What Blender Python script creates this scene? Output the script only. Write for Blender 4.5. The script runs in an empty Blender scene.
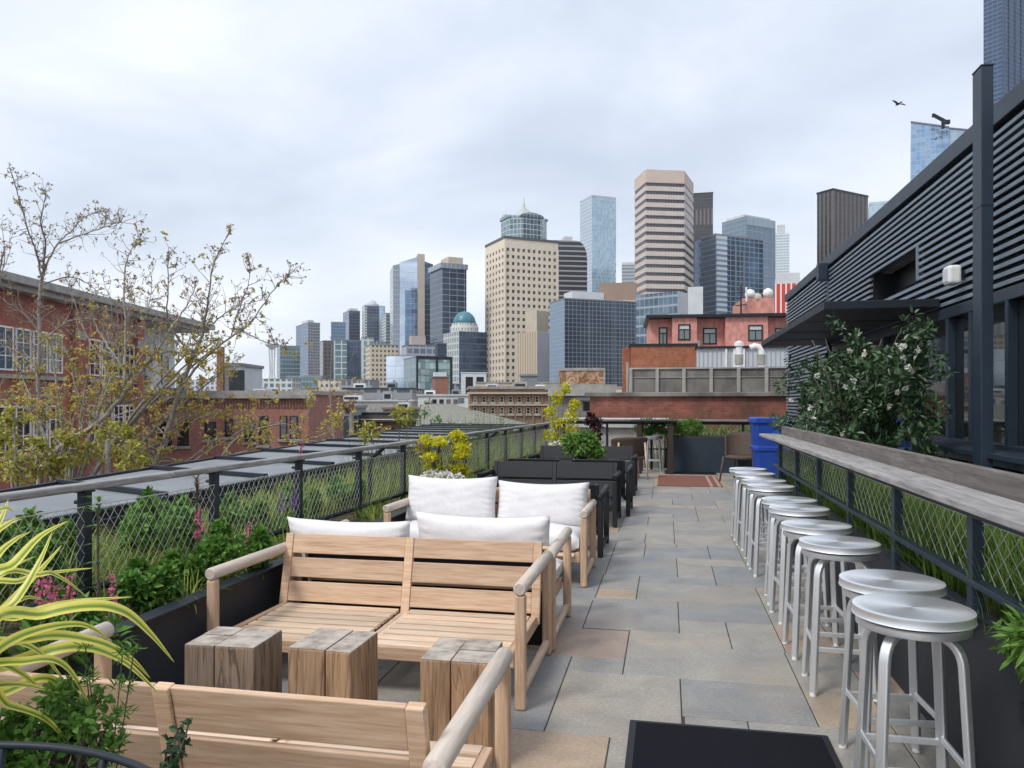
import bpy, bmesh, math, random
from mathutils import Vector, Matrix
SC = bpy.context.scene
COL = SC.collection
rnd = random.Random(7)
R = math.radians
# ------------------------------------------------------------------ survey
FPX, EYE, HY = 770.0, 1.5, 402.0
YAW = math.atan(155/770.0)
CR = Vector((math.cos(YAW), math.sin(YAW), 0))
CF = Vector((-math.sin(YAW), math.cos(YAW), 0))
def P(px, py, f):
    """world point seen in direction (px,py) of the survey photo at depth f metres"""
    return Vector((0, 0, EYE)) + CR*((px-512)/FPX*f) + CF*f + Vector((0, 0, (HY-py)/FPX*f))
# ------------------------------------------------------------------ objects
def setp(o, label=None, cat=None, group=None, kind=None):
    if label: o['label'] = label
    if cat: o['category'] = cat
    if group: o['group'] = group
    if kind: o['kind'] = kind
    return o
def thing(name, label, cat, loc=(0, 0, 0), rz=0, group=None):
    o = bpy.data.objects.new(name, None); COL.objects.link(o)
    o.empty_display_size = .1
    o.location = loc; o.rotation_euler = (0, 0, rz)
    return setp(o, label, cat, group)
def copy_tree(o, parent=None):
    c = o.copy(); COL.objects.link(c)
    if parent: c.parent = parent
    for ch in list(o.children): copy_tree(ch, c)
    return c
class MB:
    def __init__(s): s.v = []; s.f = []; s.uv = {}; s.mi = {}
    def add(s, vs, fs, m=0, uvs=None):
        b = len(s.v); s.v += [tuple(p) for p in vs]
        for i, f in enumerate(fs):
            k = len(s.f); s.f.append([b+j for j in f])
            if m: s.mi[k] = m
            if uvs: s.uv[k] = [uvs[j] for j in f]
        return s
    def box(s, x0, x1, y0, y1, z0, z1, M=None, m=0):
        vs = [Vector((x, y, z)) for z in (z0, z1) for y in (y0, y1) for x in (x0, x1)]
        if M is not None: vs = [M @ v for v in vs]
        return s.add(vs, [(0, 2, 3, 1), (4, 5, 7, 6), (0, 1, 5, 4), (2, 6, 7, 3), (0, 4, 6, 2), (1, 3, 7, 5)], m)
    def beam(s, a, b, w, h, up=(0, 0, 1)):
        a = Vector(a); b = Vector(b); d = (b-a).normalized(); up = Vector(up)
        if abs(d.dot(up)) > .98: up = Vector((1, 0, 0)) if abs(d.x) < .9 else Vector((0, 1, 0))
        x = d.cross(up).normalized()*w/2; y = x.normalized().cross(d).normalized()*h/2
        vs = [a-x-y, a+x-y, a+x+y, a-x+y, b-x-y, b+x-y, b+x+y, b-x+y]
        return s.add(vs, [(0, 1, 2, 3), (7, 6, 5, 4), (0, 4, 5, 1), (1, 5, 6, 2), (2, 6, 7, 3), (3, 7, 4, 0)])
    def tube(s, pts, r, n=6, cap=True, m=0):
        pts = [Vector(p) for p in pts]; k = len(pts)
        rs = r if isinstance(r, (list, tuple)) else [r]*k
        vs = []; ref = None
        for i, p in enumerate(pts):
            d = (pts[min(i+1, k-1)]-pts[max(i-1, 0)])
            d = d.normalized() if d.length > 1e-9 else Vector((0, 0, 1))
            if ref is None:
                ref = Vector((0, 0, 1)) if abs(d.z) < .9 else Vector((1, 0, 0))
            x = d.cross(ref)
            if x.length < 1e-4: x = d.cross(Vector((0, 1, 0)))
            x.normalize(); y = x.cross(d); ref = y.copy() if abs(d.dot(y)) < .5 else ref
            for j in range(n):
                a = 2*math.pi*(j+.5)/n
                vs.append(p + x*(math.cos(a)*rs[i]) + y*(math.sin(a)*rs[i]))
        fs = []
        for i in range(k-1):
            for j in range(n):
                fs.append((i*n+j, i*n+(j+1) % n, (i+1)*n+(j+1) % n, (i+1)*n+j))
        if cap:
            fs.append(tuple(range(n-1, -1, -1))); fs.append(tuple((k-1)*n+j for j in range(n)))
        return s.add(vs, fs, m)
    def lathe(s, prof, n=32, c=(0, 0, 0), m=0):
        vs = []; fs = []
        for (r, z) in prof:
            for j in range(n):
                a = 2*math.pi*j/n
                vs.append((c[0]+r*math.cos(a), c[1]+r*math.sin(a), c[2]+z))
        for i in range(len(prof)-1):
            for j in range(n):
                fs.append((i*n+j, i*n+(j+1) % n, (i+1)*n+(j+1) % n, (i+1)*n+j))
        if prof[0][0] > 1e-4: fs.append(tuple(range(n-1, -1, -1)))
        if prof[-1][0] > 1e-4: fs.append(tuple((len(prof)-1)*n+j for j in range(n)))
        return s.add(vs, fs, m)
    def prism(s, poly, z0, z1, m=0):
        n = len(poly)
        vs = [(x, y, z0) for x, y in poly]+[(x, y, z1) for x, y in poly]
        fs = [(i, (i+1) % n, n+(i+1) % n, n+i) for i in range(n)]
        fs += [tuple(range(n-1, -1, -1)), tuple(range(n, 2*n))]
        return s.add(vs, fs, m)
    def build(s, name, mat, parent=None, smooth=False, bevel=0, seg=2, loc=None, rz=0, peri=False):
        me = bpy.data.meshes.new(name); me.from_pydata(s.v, [], s.f)
        mats = mat if isinstance(mat, (list, tuple)) else [mat]
        for m in mats: me.materials.append(m)
        uvl = me.uv_layers.new(name='UVMap').data
        for p in me.polygons:
            n = p.normal
            cu = s.uv.get(p.index)
            if cu is None:
                if abs(n.z) > .75: t = Vector((1, 0, 0)); w = Vector((0, 1, 0))
                else:
                    t = Vector((-n.y, n.x, 0)).normalized(); w = Vector((0, 0, 1))
                    if abs(t.x) > abs(t.y):
                        if t.x < 0: t = -t
                    elif t.y < 0: t = -t
            for q, li in enumerate(p.loop_indices):
                if cu is not None: uvl[li].uv = cu[q]
                else:
                    co = Vector(s.v[me.loops[li].vertex_index]); uvl[li].uv = (co.dot(t), co.dot(w))
            if p.index in s.mi: p.material_index = s.mi[p.index]
            p.use_smooth = bool(smooth)
        me.validate()
        o = bpy.data.objects.new(name, me); COL.objects.link(o)
        if smooth and smooth is not True:
            md = o.modifiers.new('wn', 'WEIGHTED_NORMAL') if False else None
            try: me.set_sharp_from_angle(angle=R(smooth))
            except Exception: pass
        if bevel:
            b = o.modifiers.new('bevel', 'BEVEL'); b.width = bevel; b.segments = seg; b.limit_method = 'ANGLE'; b.angle_limit = R(40)
            b.harden_normals = False
        if parent: o.parent = parent
        if loc is not None: o.location = loc
        if rz: o.rotation_euler = (0, 0, rz)
        return o
def RotZ(a): return Matrix.Rotation(a, 4, 'Z')
def T(*a): return Matrix.Translation(Vector(a))
# ------------------------------------------------------------------ materials
def newmat(name):
    m = bpy.data.materials.new(name); m.use_nodes = True
    nt = m.node_tree; b = nt.nodes['Principled BSDF']
    return m, nt, b
def N(nt, t, **k):
    n = nt.nodes.new(t)
    for a, v in k.items():
        if a.startswith('i_'): n.inputs[int(a[2:]) if a[2:].isdigit() else a[2:]].default_value = v
        else: setattr(n, a, v)
    return n
def L(nt, a, b): nt.links.new(a, b)
def mathn(nt, op, a, b=None, c=None):
    n = nt.nodes.new('ShaderNodeMath'); n.operation = op
    for i, v in enumerate((a, b, c)):
        if v is None: continue
        if isinstance(v, (int, float)): n.inputs[i].default_value = v
        else: nt.links.new(v, n.inputs[i])
    return n.outputs[0]
def mix(nt, f, a, b, bt='MIX'):
    n = nt.nodes.new('ShaderNodeMix'); n.data_type = 'RGBA'; n.blend_type = bt
    for sock, v in ((n.inputs[0], f), (n.inputs[6], a), (n.inputs[7], b)):
        if isinstance(v, (int, float)): sock.default_value = v
        elif isinstance(v, tuple): sock.default_value = (*v[:3], 1)
        else: nt.links.new(v, sock)
    return n.outputs[2]
def ramp(nt, fac, stops):
    n = nt.nodes.new('ShaderNodeValToRGB')
    e = n.color_ramp.elements
    while len(e) < len(stops): e.new(.5)
    for i, (p, c) in enumerate(stops):
        e[i].position = p; e[i].color = (*c, 1) if len(c) == 3 else c
    nt.links.new(fac, n.inputs[0]); return n.outputs[0]
def objco(nt, scale=(1, 1, 1), rand=True):
    tc = N(nt, 'ShaderNodeTexCoord'); mp = N(nt, 'ShaderNodeMapping')
    mp.inputs['Scale'].default_value = scale
    L(nt, tc.outputs['Object'], mp.inputs['Vector'])
    if rand:
        oi = N(nt, 'ShaderNodeObjectInfo')
        cb = N(nt, 'ShaderNodeCombineXYZ')
        r = mathn(nt, 'MULTIPLY', oi.outputs['Random'], 37.0)
        for i in range(3): L(nt, r, cb.inputs[i])
        L(nt, cb.outputs[0], mp.inputs['Location'])
    return mp.outputs[0]
def noise(nt, vec, scale, detail=4, rough=.55, dist=0):
    n = N(nt, 'ShaderNodeTexNoise'); n.inputs['Scale'].default_value = scale
    n.inputs['Detail'].default_value = detail; n.inputs['Roughness'].default_value = rough
    n.inputs['Distortion'].default_value = dist
    if vec is not None: L(nt, vec, n.inputs['Vector'])
    return n.outputs['Fac']
def bump(nt, b, h, strength=.3, dist=.01):
    n = N(nt, 'ShaderNodeBump'); n.inputs['Strength'].default_value = strength; n.inputs['Distance'].default_value = dist
    L(nt, h, n.inputs['Height']); L(nt, n.outputs[0], b.inputs['Normal'])
def sheet(name, c1, c2, scale=3, rough=.6, metal=0, bmp=0, sc=(1, 1, 1), c3=None, spec=None):
    """two/three tone mottled surface"""
    m, nt, b = newmat(name)
    v = objco(nt, sc); f = noise(nt, v, scale, 6, .6)
    st = [(.32, c1), (.68, c2)] if c3 is None else [(.3, c1), (.5, c3), (.7, c2)]
    L(nt, ramp(nt, f, st), b.inputs['Base Color'])
    b.inputs['Roughness'].default_value = rough; b.inputs['Metallic'].default_value = metal
    if spec is not None: b.inputs['Specular IOR Level'].default_value = spec
    if bmp: bump(nt, b, noise(nt, v, scale*12, 3), bmp, .004)
    return m
def wood(name, axis, dark, mid, light, rough=.6, grain=1.0, weather=0, wcol=(.42, .4, .38)):
    m, nt, b = newmat(name)
    sc = [14, 14, 14]; sc[axis] = .9
    v = objco(nt, tuple(sc))
    f = noise(nt, v, 2.2*grain, 7, .62, .6)
    v2 = objco(nt, tuple(4.5*s for s in sc)); f2 = noise(nt, v2, 1.6, 3, .5)
    c = ramp(nt, f, [(.28, dark), (.5, mid), (.72, light)])
    c = mix(nt, .35, c, ramp(nt, f2, [(.35, dark), (.65, light)]))
    isl = N(nt, 'ShaderNodeNewGeometry').outputs['Random Per Island']
    c = mix(nt, 1, c, ramp(nt, isl, [(0, (.74, .73, .72)), (1, (1.12, 1.08, 1.04))]), 'MULTIPLY')
    if weather:
        vw = objco(nt, (1, 1, 1)); fw = noise(nt, vw, 4, 5, .65)
        c = mix(nt, mathn(nt, 'MULTIPLY', ramp(nt, fw, [(.35, (0, 0, 0)), (.62, (1, 1, 1))]), weather), c, wcol)
    L(nt, c, b.inputs['Base Color']); b.inputs['Roughness'].default_value = rough
    bump(nt, b, f2, .22, .003)
    return m
def brickm(name, c1, c2, mortar, bw=.22, bh=.075, stain=.35, stc=(.12, .1, .09)):
    m, nt, b = newmat(name)
    tc = N(nt, 'ShaderNodeTexCoord'); br = N(nt, 'ShaderNodeTexBrick')
    L(nt, tc.outputs['UV'], br.inputs['Vector'])
    br.inputs['Scale'].default_value = 1
    br.inputs['Color1'].default_value = (*c1, 1); br.inputs['Color2'].default_value = (*c2, 1); br.inputs['Mortar'].default_value = (*mortar, 1)
    br.inputs['Brick Width'].default_value = bw; br.inputs['Row Height'].default_value = bh; br.inputs['Mortar Size'].default_value = .008
    br.inputs['Bias'].default_value = 0
    v = objco(nt, (1, 1, .6)); f = noise(nt, v, .9, 6, .65)
    c = mix(nt, mathn(nt, 'MULTIPLY', ramp(nt, f, [(.42, (0, 0, 0)), (.7, (1, 1, 1))]), stain), br.outputs['Color'], stc)
    f2 = noise(nt, v, 5, 4, .6)
    c = mix(nt, 1, c, ramp(nt, f2, [(.3, (.7, .7, .7)), (.7, (1.15, 1.15, 1.15))]), 'MULTIPLY')
    L(nt, c, b.inputs['Base Color']); b.inputs['Roughness'].default_value = .85
    return m
def facade(name, du, dv, fu, fv, glass, glass2, frame, rough=.12, metal=.55, fu2=None, vary=.5, frough=.6, ou=0, ov=0, big=0, wob=.02, sill=None):
    """curtain wall: a du x dv metre module with frame strips fu / fv wide (fractions); panes vary"""
    m, nt, b = newmat(name)
    tc = N(nt, 'ShaderNodeTexCoord'); sp = N(nt, 'ShaderNodeSeparateXYZ'); L(nt, tc.outputs['UV'], sp.inputs[0])
    u = mathn(nt, 'DIVIDE', mathn(nt, 'ADD', sp.outputs[0], ou+.0013), du); v = mathn(nt, 'DIVIDE', mathn(nt, 'ADD', sp.outputs[1], ov+.0013), dv)
    uf = mathn(nt, 'FRACT', u); vf = mathn(nt, 'FRACT', v)
    fr = mathn(nt, 'MAXIMUM', mathn(nt, 'LESS_THAN', uf, fu), mathn(nt, 'LESS_THAN', vf, fv))
    cb = N(nt, 'ShaderNodeCombineXYZ'); L(nt, mathn(nt, 'FLOOR', u), cb.inputs[0]); L(nt, mathn(nt, 'FLOOR', v), cb.inputs[1])
    wn = N(nt, 'ShaderNodeTexWhiteNoise', noise_dimensions='2D'); L(nt, cb.outputs[0], wn.inputs['Vector'])
    pane = ramp(nt, wn.outputs['Value'], [(0, glass), (.5, tuple(.5*(a+c) for a, c in zip(glass, glass2))), (1, glass2)])
    if vary < 1: pane = mix(nt, 1-vary, pane, glass)
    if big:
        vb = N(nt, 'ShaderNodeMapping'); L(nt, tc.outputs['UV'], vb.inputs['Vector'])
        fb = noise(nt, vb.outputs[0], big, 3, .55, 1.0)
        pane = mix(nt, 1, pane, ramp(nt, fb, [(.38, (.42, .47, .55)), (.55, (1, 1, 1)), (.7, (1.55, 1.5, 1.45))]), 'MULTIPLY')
    c = mix(nt, fr, pane, frame)
    L(nt, c, b.inputs['Base Color'])
    L(nt, mathn(nt, 'ADD', mathn(nt, 'MULTIPLY', fr, frough-rough), rough), b.inputs['Roughness'])
    L(nt, mathn(nt, 'MULTIPLY', mathn(nt, 'SUBTRACT', 1.0, fr), metal), b.inputs['Metallic'])
    # each pane is set a hair out of true, so reflections break from pane to pane
    if wob:
        geo = N(nt, 'ShaderNodeNewGeometry'); wc = N(nt, 'ShaderNodeVectorMath', operation='SUBTRACT'); L(nt, wn.outputs['Color'], wc.inputs[0]); wc.inputs[1].default_value = (.5, .5, .5)
        ws = N(nt, 'ShaderNodeVectorMath', operation='SCALE'); L(nt, wc.outputs[0], ws.inputs[0]); ws.inputs['Scale'].default_value = wob*2
        va = N(nt, 'ShaderNodeVectorMath', operation='ADD'); L(nt, geo.outputs['Normal'], va.inputs[0]); L(nt, ws.outputs[0], va.inputs[1])
        vn = N(nt, 'ShaderNodeVectorMath', operation='NORMALIZE'); L(nt, va.outputs[0], vn.inputs[0]); L(nt, vn.outputs[0], b.inputs['Normal'])
    return m
def leafm(name, cols, rough=.5, trans=.25, spec=.3):
    m, nt, b = newmat(name)
    isl = N(nt, 'ShaderNodeNewGeometry').outputs['Random Per Island']
    k = len(cols); c = ramp(nt, isl, [(i/(k-1) if k > 1 else 0, col) for i, col in enumerate(cols)])
    L(nt, c, b.inputs['Base Color']); b.inputs['Roughness'].default_value = rough; b.inputs['Specular IOR Level'].default_value = spec
    tr = N(nt, 'ShaderNodeBsdfTranslucent'); L(nt, c, tr.inputs[0])
    ms = N(nt, 'ShaderNodeMixShader'); ms.inputs[0].default_value = trans
    L(nt, b.outputs[0], ms.inputs[1]); L(nt, tr.outputs[0], ms.inputs[2])
    L(nt, ms.outputs[0], nt.nodes['Material Output'].inputs[0])
    return m
def plain(name, col, rough=.5, metal=0, spec=.5):
    m, nt, b = newmat(name)
    v = objco(nt); f = noise(nt, v, 6, 4, .6)
    L(nt, mix(nt, 1, (*col,), ramp(nt, f, [(.3, (.88, .88, .88)), (.7, (1.1, 1.1, 1.1))]), 'MULTIPLY'), b.inputs['Base Color'])
    L(nt, mathn(nt, 'ADD', mathn(nt, 'MULTIPLY', f, .16), rough-.08), b.inputs['Roughness'])
    b.inputs['Metallic'].default_value = metal
    b.inputs['Specular IOR Level'].default_value = spec
    return m
TK = ((.43, .26, .16), (.66, .455, .305), (.78, .59, .43))
M = {}
for i, a in enumerate('xyz'): M['teak_'+a] = wood('teak_'+a, i, *TK)
for i, a in enumerate('xyz'): M['pale_'+a] = wood('pale_teak_'+a, i, (.48, .33, .22), (.70, .54, .40), (.82, .68, .54))
M['arm'] = wood('weathered_arm', 1, (.42, .34, .27), (.62, .53, .45), (.74, .66, .58), .65, 1, .35, (.55, .51, .47))
M['grey_y'] = wood('grey_wood_y', 1, (.10, .095, .09), (.27, .26, .255), (.50, .49, .485), .7, 1.2, .4, (.42, .41, .41))
M['grey_x'] = wood('grey_wood_x', 0, (.07, .06, .055), (.19, .175, .165), (.36, .34, .33), .7, 1.2, .4, (.28, .27, .27))
M['board'] = wood('stained_board', 1, (.07, .06, .055), (.16, .145, .135), (.29, .27, .255), .8, .9, .5, (.11, .10, .095))
M['stump'] = wood('stump_wood', 2, (.16, .075, .03), (.45, .275, .155), (.62, .42, .26), .75, .8, .25, (.2, .15, .11))
M['stump_grey'] = wood('stump_wood_greyed', 2, (.11, .075, .05), (.25, .175, .12), (.36, .265, .19), .75, .8, .5, (.22, .18, .15))
def cracked(name, base, crack):
    m = M[base].copy(); m.name = name; M[name] = m; nt = m.node_tree; b = nt.nodes['Principled BSDF']
    lk = b.inputs['Base Color'].links[0].from_socket
    v = objco(nt, (9, 9, .8)); f = noise(nt, v, 1.5, 3, .5, 1.2)
    d = mathn(nt, 'ABSOLUTE', mathn(nt, 'SUBTRACT', f, .5))
    k = ramp(nt, d, [(.0, (0, 0, 0)), (.012, (.25, .2, .16)), (.03, (1, 1, 1))])
    L(nt, mix(nt, 1, lk, mix(nt, crack, (1, 1, 1), k), 'MULTIPLY'), b.inputs['Base Color'])
cracked('stump_c', 'stump', .45); cracked('stump_grey_c', 'stump_grey', .6)
M['stumptop'] = sheet('stump_top', (.22, .18, .145), (.56, .50, .43), 14, .9, 0, .6, (1, 1, 1), (.43, .38, .325), .15)
M['fabric'] = sheet('cushion_cloth', (.71, .69, .70), (.78, .765, .77), 40, .9, 0, .25)
M['slate'] = plain('dark_slate_metal', (.013, .019, .027), .5, 0, .35)
M['slate2'] = plain('planter_metal', (.027, .031, .039), .6, 0, .35)
M['slate_blue'] = plain('planter_blue_metal', (.026, .040, .058), .55, 0, .35)
M['column'] = plain('column_metal', (.020, .034, .054), .45, 0, .4)
M['black'] = plain('black_metal', (.008, .008, .011), .5, 0, .35)
M['blackwood'] = wood('black_board', 0, (.010, .011, .015), (.016, .017, .022), (.024, .025, .031), .55)
M['soil'] = sheet('soil', (.03, .022, .015), (.09, .065, .045), 12, .95, 0, .8)
M['rubber'] = sheet('mat_pile', (.007, .008, .012), (.018, .019, .025), 220, .95, 0, .6, spec=.1)
M['wire'] = plain('steel_wire', (.60, .60, .55), .45, .4)
M['white'] = plain('white_paint', (.78, .78, .77), .5)
M['concrete'] = sheet('concrete', (.25, .24, .22), (.42, .40, .37), 2.2, .9, 0, .3)
M['concrete_d'] = sheet('stained_concrete', (.085, .08, .075), (.29, .275, .25), 1.4, .9, 0, .3, (1, 1, .5), (.18, .17, .155))
M['roofgrey'] = sheet('roof_sheet', (.18, .195, .21), (.25, .265, .28), 1.5, .6)
M['bluebin'] = plain('blue_plastic', (.012, .06, .36), .42)
M['bark'] = sheet('bark', (.17, .15, .125), (.38, .345, .30), 14, .9, 0, .5)
M['bark_d'] = sheet('dark_bark', (.05, .04, .032), (.13, .11, .085), 14, .9, 0, .5)
M['gravelroof'] = sheet('gravel_roof', (.22, .215, .2), (.42, .40, .37), 6, .95)
# brushed aluminium, spun about the seat's axis
def alu(name, radial):
    m, nt, b = newmat(name)
    b.inputs['Base Color'].default_value = (.80, .82, .84, 1); b.inputs['Metallic'].default_value = .82
    b.inputs['Roughness'].default_value = .46
    if radial:
        t = N(nt, 'ShaderNodeTangent', direction_type='RADIAL', axis='Z'); L(nt, t.outputs[0], b.inputs['Tangent'])
        b.inputs['Anisotropic'].default_value = .6; b.inputs['Roughness'].default_value = .42
        tc = N(nt, 'ShaderNodeTexCoord'); ln = N(nt, 'ShaderNodeVectorMath', operation='LENGTH'); L(nt, tc.outputs['Object'], ln.inputs[0])
        cb = N(nt, 'ShaderNodeCombineXYZ'); L(nt, ln.outputs['Value'], cb.inputs[0])
        f = noise(nt, cb.outputs[0], 160, 2)
        L(nt, mix(nt, f, (.76, .78, .80), (.90, .915, .93)), b.inputs['Base Color'])
    else:
        v = objco(nt, (30, 30, 2)); f = noise(nt, v, 8, 3)
        L(nt, mix(nt, f, (.72, .74, .76), (.88, .89, .90)), b.inputs['Base Color'])
    return m
M['alu'] = alu('brushed_aluminium', False); M['spun'] = alu('spun_aluminium', True)
def glassm(name, tint=(.02, .025, .03), rough=.03, ior=1.9):
    m, nt, b = newmat(name)
    b.inputs['Base Color'].default_value = (*tint, 1); b.inputs['Roughness'].default_value = rough
    b.inputs['IOR'].default_value = ior
    v = objco(nt); bump(nt, b, noise(nt, v, 1.2, 2), .03, .02)
    return m
M['glass'] = glassm('dark_glass'); M['glass_g'] = glassm('green_glass', (.06, .10, .10), .05, 2.0)
LEAF = dict(
    grass=leafm('grass_blades', [(.10, .18, .03), (.24, .33, .05), (.36, .38, .09), (.16, .28, .05)], .5, .3),
    dgrass=leafm('dark_grass_blades', [(.045, .06, .02), (.10, .14, .035), (.17, .19, .06), (.06, .09, .025)], .5, .3),
    rgrass=leafm('planter_grass', [(.06, .12, .02), (.15, .27, .04), (.26, .36, .08), (.09, .19, .03)], .5, .3),
    herb=leafm('herb_leaves', [(.05, .14, .025), (.11, .25, .04), (.20, .36, .07)], .5, .3),
    herb2=leafm('bright_leaves', [(.08, .17, .03), (.14, .28, .05), (.20, .35, .08)], .5, .3),
    dark=leafm('dark_glossy_leaves', [(.025, .055, .024), (.05, .10, .042), (.09, .155, .065)], .38, .12, .5),
    lime=leafm('lime_leaves', [(.50, .48, .02), (.66, .62, .03), (.74, .68, .05), (.40, .44, .03)], .5, .35),
    autumn=leafm('sparse_ochre_leaves', [(.42, .20, .06), (.50, .40, .09), (.60, .52, .14), (.42, .43, .11)], .6, .3),
    yleaf=leafm('yellow_green_leaves', [(.34, .30, .06), (.46, .42, .09), (.36, .40, .08), (.52, .45, .12)], .5, .35),
    purple=leafm('purple_leaves', [(.03, .012, .018), (.06, .022, .03), (.09, .035, .045)], .5, .15),
    pink=leafm('pink_petals', [(.60, .10, .22), (.72, .22, .34), (.55, .12, .30)], .6, .3),
    violet=leafm('violet_petals', [(.28, .12, .48), (.38, .20, .58)], .6, .3),
    white=leafm('white_petals', [(.75, .72, .66), (.85, .83, .78)], .6, .2),
    pale=leafm('pale_twigs', [(.26, .27, .20), (.36, .36, .29), (.22, .25, .15)], .8, .1),
    bud=leafm('rusty_buds', [(.20, .12, .08), (.30, .17, .10), (.16, .12, .09)], .8, .1))
# ------------------------------------------------------------------ foliage helpers
def rdir(r):
    z = r.uniform(-1, 1); a = r.uniform(0, 2*math.pi); q = math.sqrt(1-z*z)
    return Vector((q*math.cos(a), q*math.sin(a), z))
def leaf(mb, p, d, n, ln, w):
    x = d.cross(n)
    if x.length < 1e-4: x = d.cross(Vector((1, 0, 0)))
    x.normalize(); n2 = x.cross(d)
    a = x*w/2; u = n2*w*.2; c = -n2*ln*.10
    mb.add([p, p+d*ln*.28+a*.82+u, p+d*ln*.66+a*.78+u+c*.3, p+d*ln+c, p+d*ln*.66-a*.78+u+c*.3, p+d*ln*.28-a*.82+u, p+d*ln*.5], [(0, 1, 6), (1, 2, 6), (2, 3, 6), (3, 4, 6), (4, 5, 6), (5, 0, 6)] if ln > .03 else [(0, 1, 2, 3), (0, 3, 4, 5)])
def clump(mb, c, rad, n, ln, w, r=rnd, shell=.35, out=.6, droop=0):
    c = Vector(c); rad = Vector(rad) if not isinstance(rad, (int, float)) else Vector((rad,)*3)
    for _ in range(n):
        d = rdir(r); q = (shell+(1-shell)*r.random()**.6)
        p = c+Vector((d.x*rad.x, d.y*rad.y, d.z*rad.z))*q
        dd = (d*out+rdir(r)*(1-out)*1.4+Vector((0, 0, -droop))).normalized()
        leaf(mb, p, dd, (rdir(r)*.8+Vector((0, 0, 1))).normalized(), ln*r.uniform(.65, 1.3), w*r.uniform(.7, 1.2))
def blade(mb, p, a, h, w, lean, seg=4, curl=1.0):
    p = Vector(p); d = Vector((math.cos(a), math.sin(a), 0)); x = Vector((-d.y, d.x, 0))
    vs = []
    for i in range(seg+1):
        t = i/seg; q = p+d*(lean*t**1.7)+Vector((0, 0, h*(t-.42*curl*lean/max(h, .01)*t**2.6)))
        ww = w*(1-t**1.6)*.5+.0004
        vs += [q-x*ww, q+x*ww]
    mb.add(vs, [(2*i, 2*i+1, 2*i+3, 2*i+2) for i in range(seg)])
def tuft(mb, p, n, h, w, spread, r=rnd):
    for _ in range(n):
        a = r.uniform(0, 6.283); q = r.random()*.12
        blade(mb, (p[0]+math.cos(a)*q, p[1]+math.sin(a)*q, p[2]), a+r.uniform(-.5, .5), h*r.uniform(.6, 1.1), w*r.uniform(.7, 1.3), spread*r.uniform(.2, 1.1))
# ================================================================== PATIO
# stone floor: joint bed and cut slabs
mb = MB(); mb.box(-2.6, 3.0, -1.5, 17.9, -.3, -.006)
bed = mb.build('floor_bed', sheet('joint_sand', (.03, .028, .026), (.06, .055, .05), 8, .95)); setp(bed, kind='structure')
tiles = []
near = [(-.86, -.25, 2.85, 3.47), (-.25, .08, 2.85, 3.47), (.08, .39, 2.85, 3.10), (.39, 1.02, 2.85, 3.10), (.08, .37, 3.10, 3.77), (.37, 1.02, 3.10, 3.77),
 (-.86, -.55, 3.47, 4.0), (-.86, -.55, 4.0, 4.53), (-.55, .07, 3.47, 4.28), (.07, .69, 3.77, 4.28), (.69, 1.02, 3.77, 4.2), (.69, 1.02, 4.2, 4.85),
 (-.55, -.24, 4.28, 4.53), (-.24, .69, 4.28, 4.85), (-.86, -.24, 4.53, 5.10), (-.24, .39, 4.85, 5.12), (.39, .70, 4.85, 5.43), (.70, 1.02, 4.85, 5.43),
 (-.86, -.55, 5.10, 5.85), (-.55, -.24, 5.10, 5.12), (-.55, .08, 5.12, 5.93), (.08, .39, 5.12, 5.43), (.08, .70, 5.43, 5.93), (.70, 1.02, 5.43, 6.0),
 (-.86, -.54, 5.85, 6.75), (-.54, -.23, 5.93, 6.2), (-.54, -.23, 6.2, 6.75), (-.23, .70, 5.93, 6.49), (.70, 1.02, 6.0, 6.49),
 (-.23, .40, 6.49, 6.75), (.40, 1.02, 6.49, 7.28), (-.86, -.53, 6.75, 7.57), (-.53, .09, 6.75, 7.57), (.09, .40, 6.75, 7.28), (.09, .71, 7.28, 7.57), (.71, 1.02, 7.28, 8.3),
 (-.86, -.53, 7.57, 8.3), (-.53, -.22, 7.57, 8.3), (-.22, .41, 7.57, 8.13), (-.22, .10, 8.13, 8.3), (.10, .41, 8.13, 8.3), (.41, .71, 7.57, 8.3)]
near = [t for t in near if t[3]-t[2] > .05]
tiles += near
def fill(x0, x1, y0, y1, r):
    m = .313; nx = round((x1-x0)/m); ny = round((y1-y0)/m); ax = (x1-x0)/nx; ay = (y1-y0)/ny
    occ = [[0]*nx for _ in range(ny)]
    for j in range(ny):
        for i in range(nx):
            if occ[j][i]: continue
            opts = [(2, 2), (3, 2), (2, 1), (1, 1), (1, 2), (3, 1), (2, 2)]; r.shuffle(opts)
            for w, h in opts+[(1, 1)]:
                if i+w <= nx and j+h <= ny and not any(occ[j+b][i+a] for a in range(w) for b in range(h)):
                    for a in range(w):
                        for b in range(h): occ[j+b][i+a] = 1
                    tiles.append((x0+i*ax, x0+(i+w)*ax, y0+j*ay, y0+(j+h)*ay)); break
rt = random.Random(3)
fill(-.86, 1.02, 8.3, 17.8, rt); fill(-.86, 1.02, -1.4, 2.85, rt)
fill(-2.5, -.86, -1.4, 17.8, rt); fill(1.02, 2.9, -1.4, 17.8, rt)
mb = MB(); g = .0028
TAN = [(-.86, 2.85), (-.86, 4.53), (-.54, 5.93), (.70, 4.85), (.69, 3.77)]
for (a, b, c, d) in tiles:
    tan = any(abs(a-p) < .01 and abs(c-q) < .01 for p, q in TAN) or ((a, b, c, d) not in near and rt.random() < .17)
    mb.box(a+g, b-g, c+g, d-g, -.05, rt.uniform(-.0012, .0012), None, 1 if tan else 0)
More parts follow.
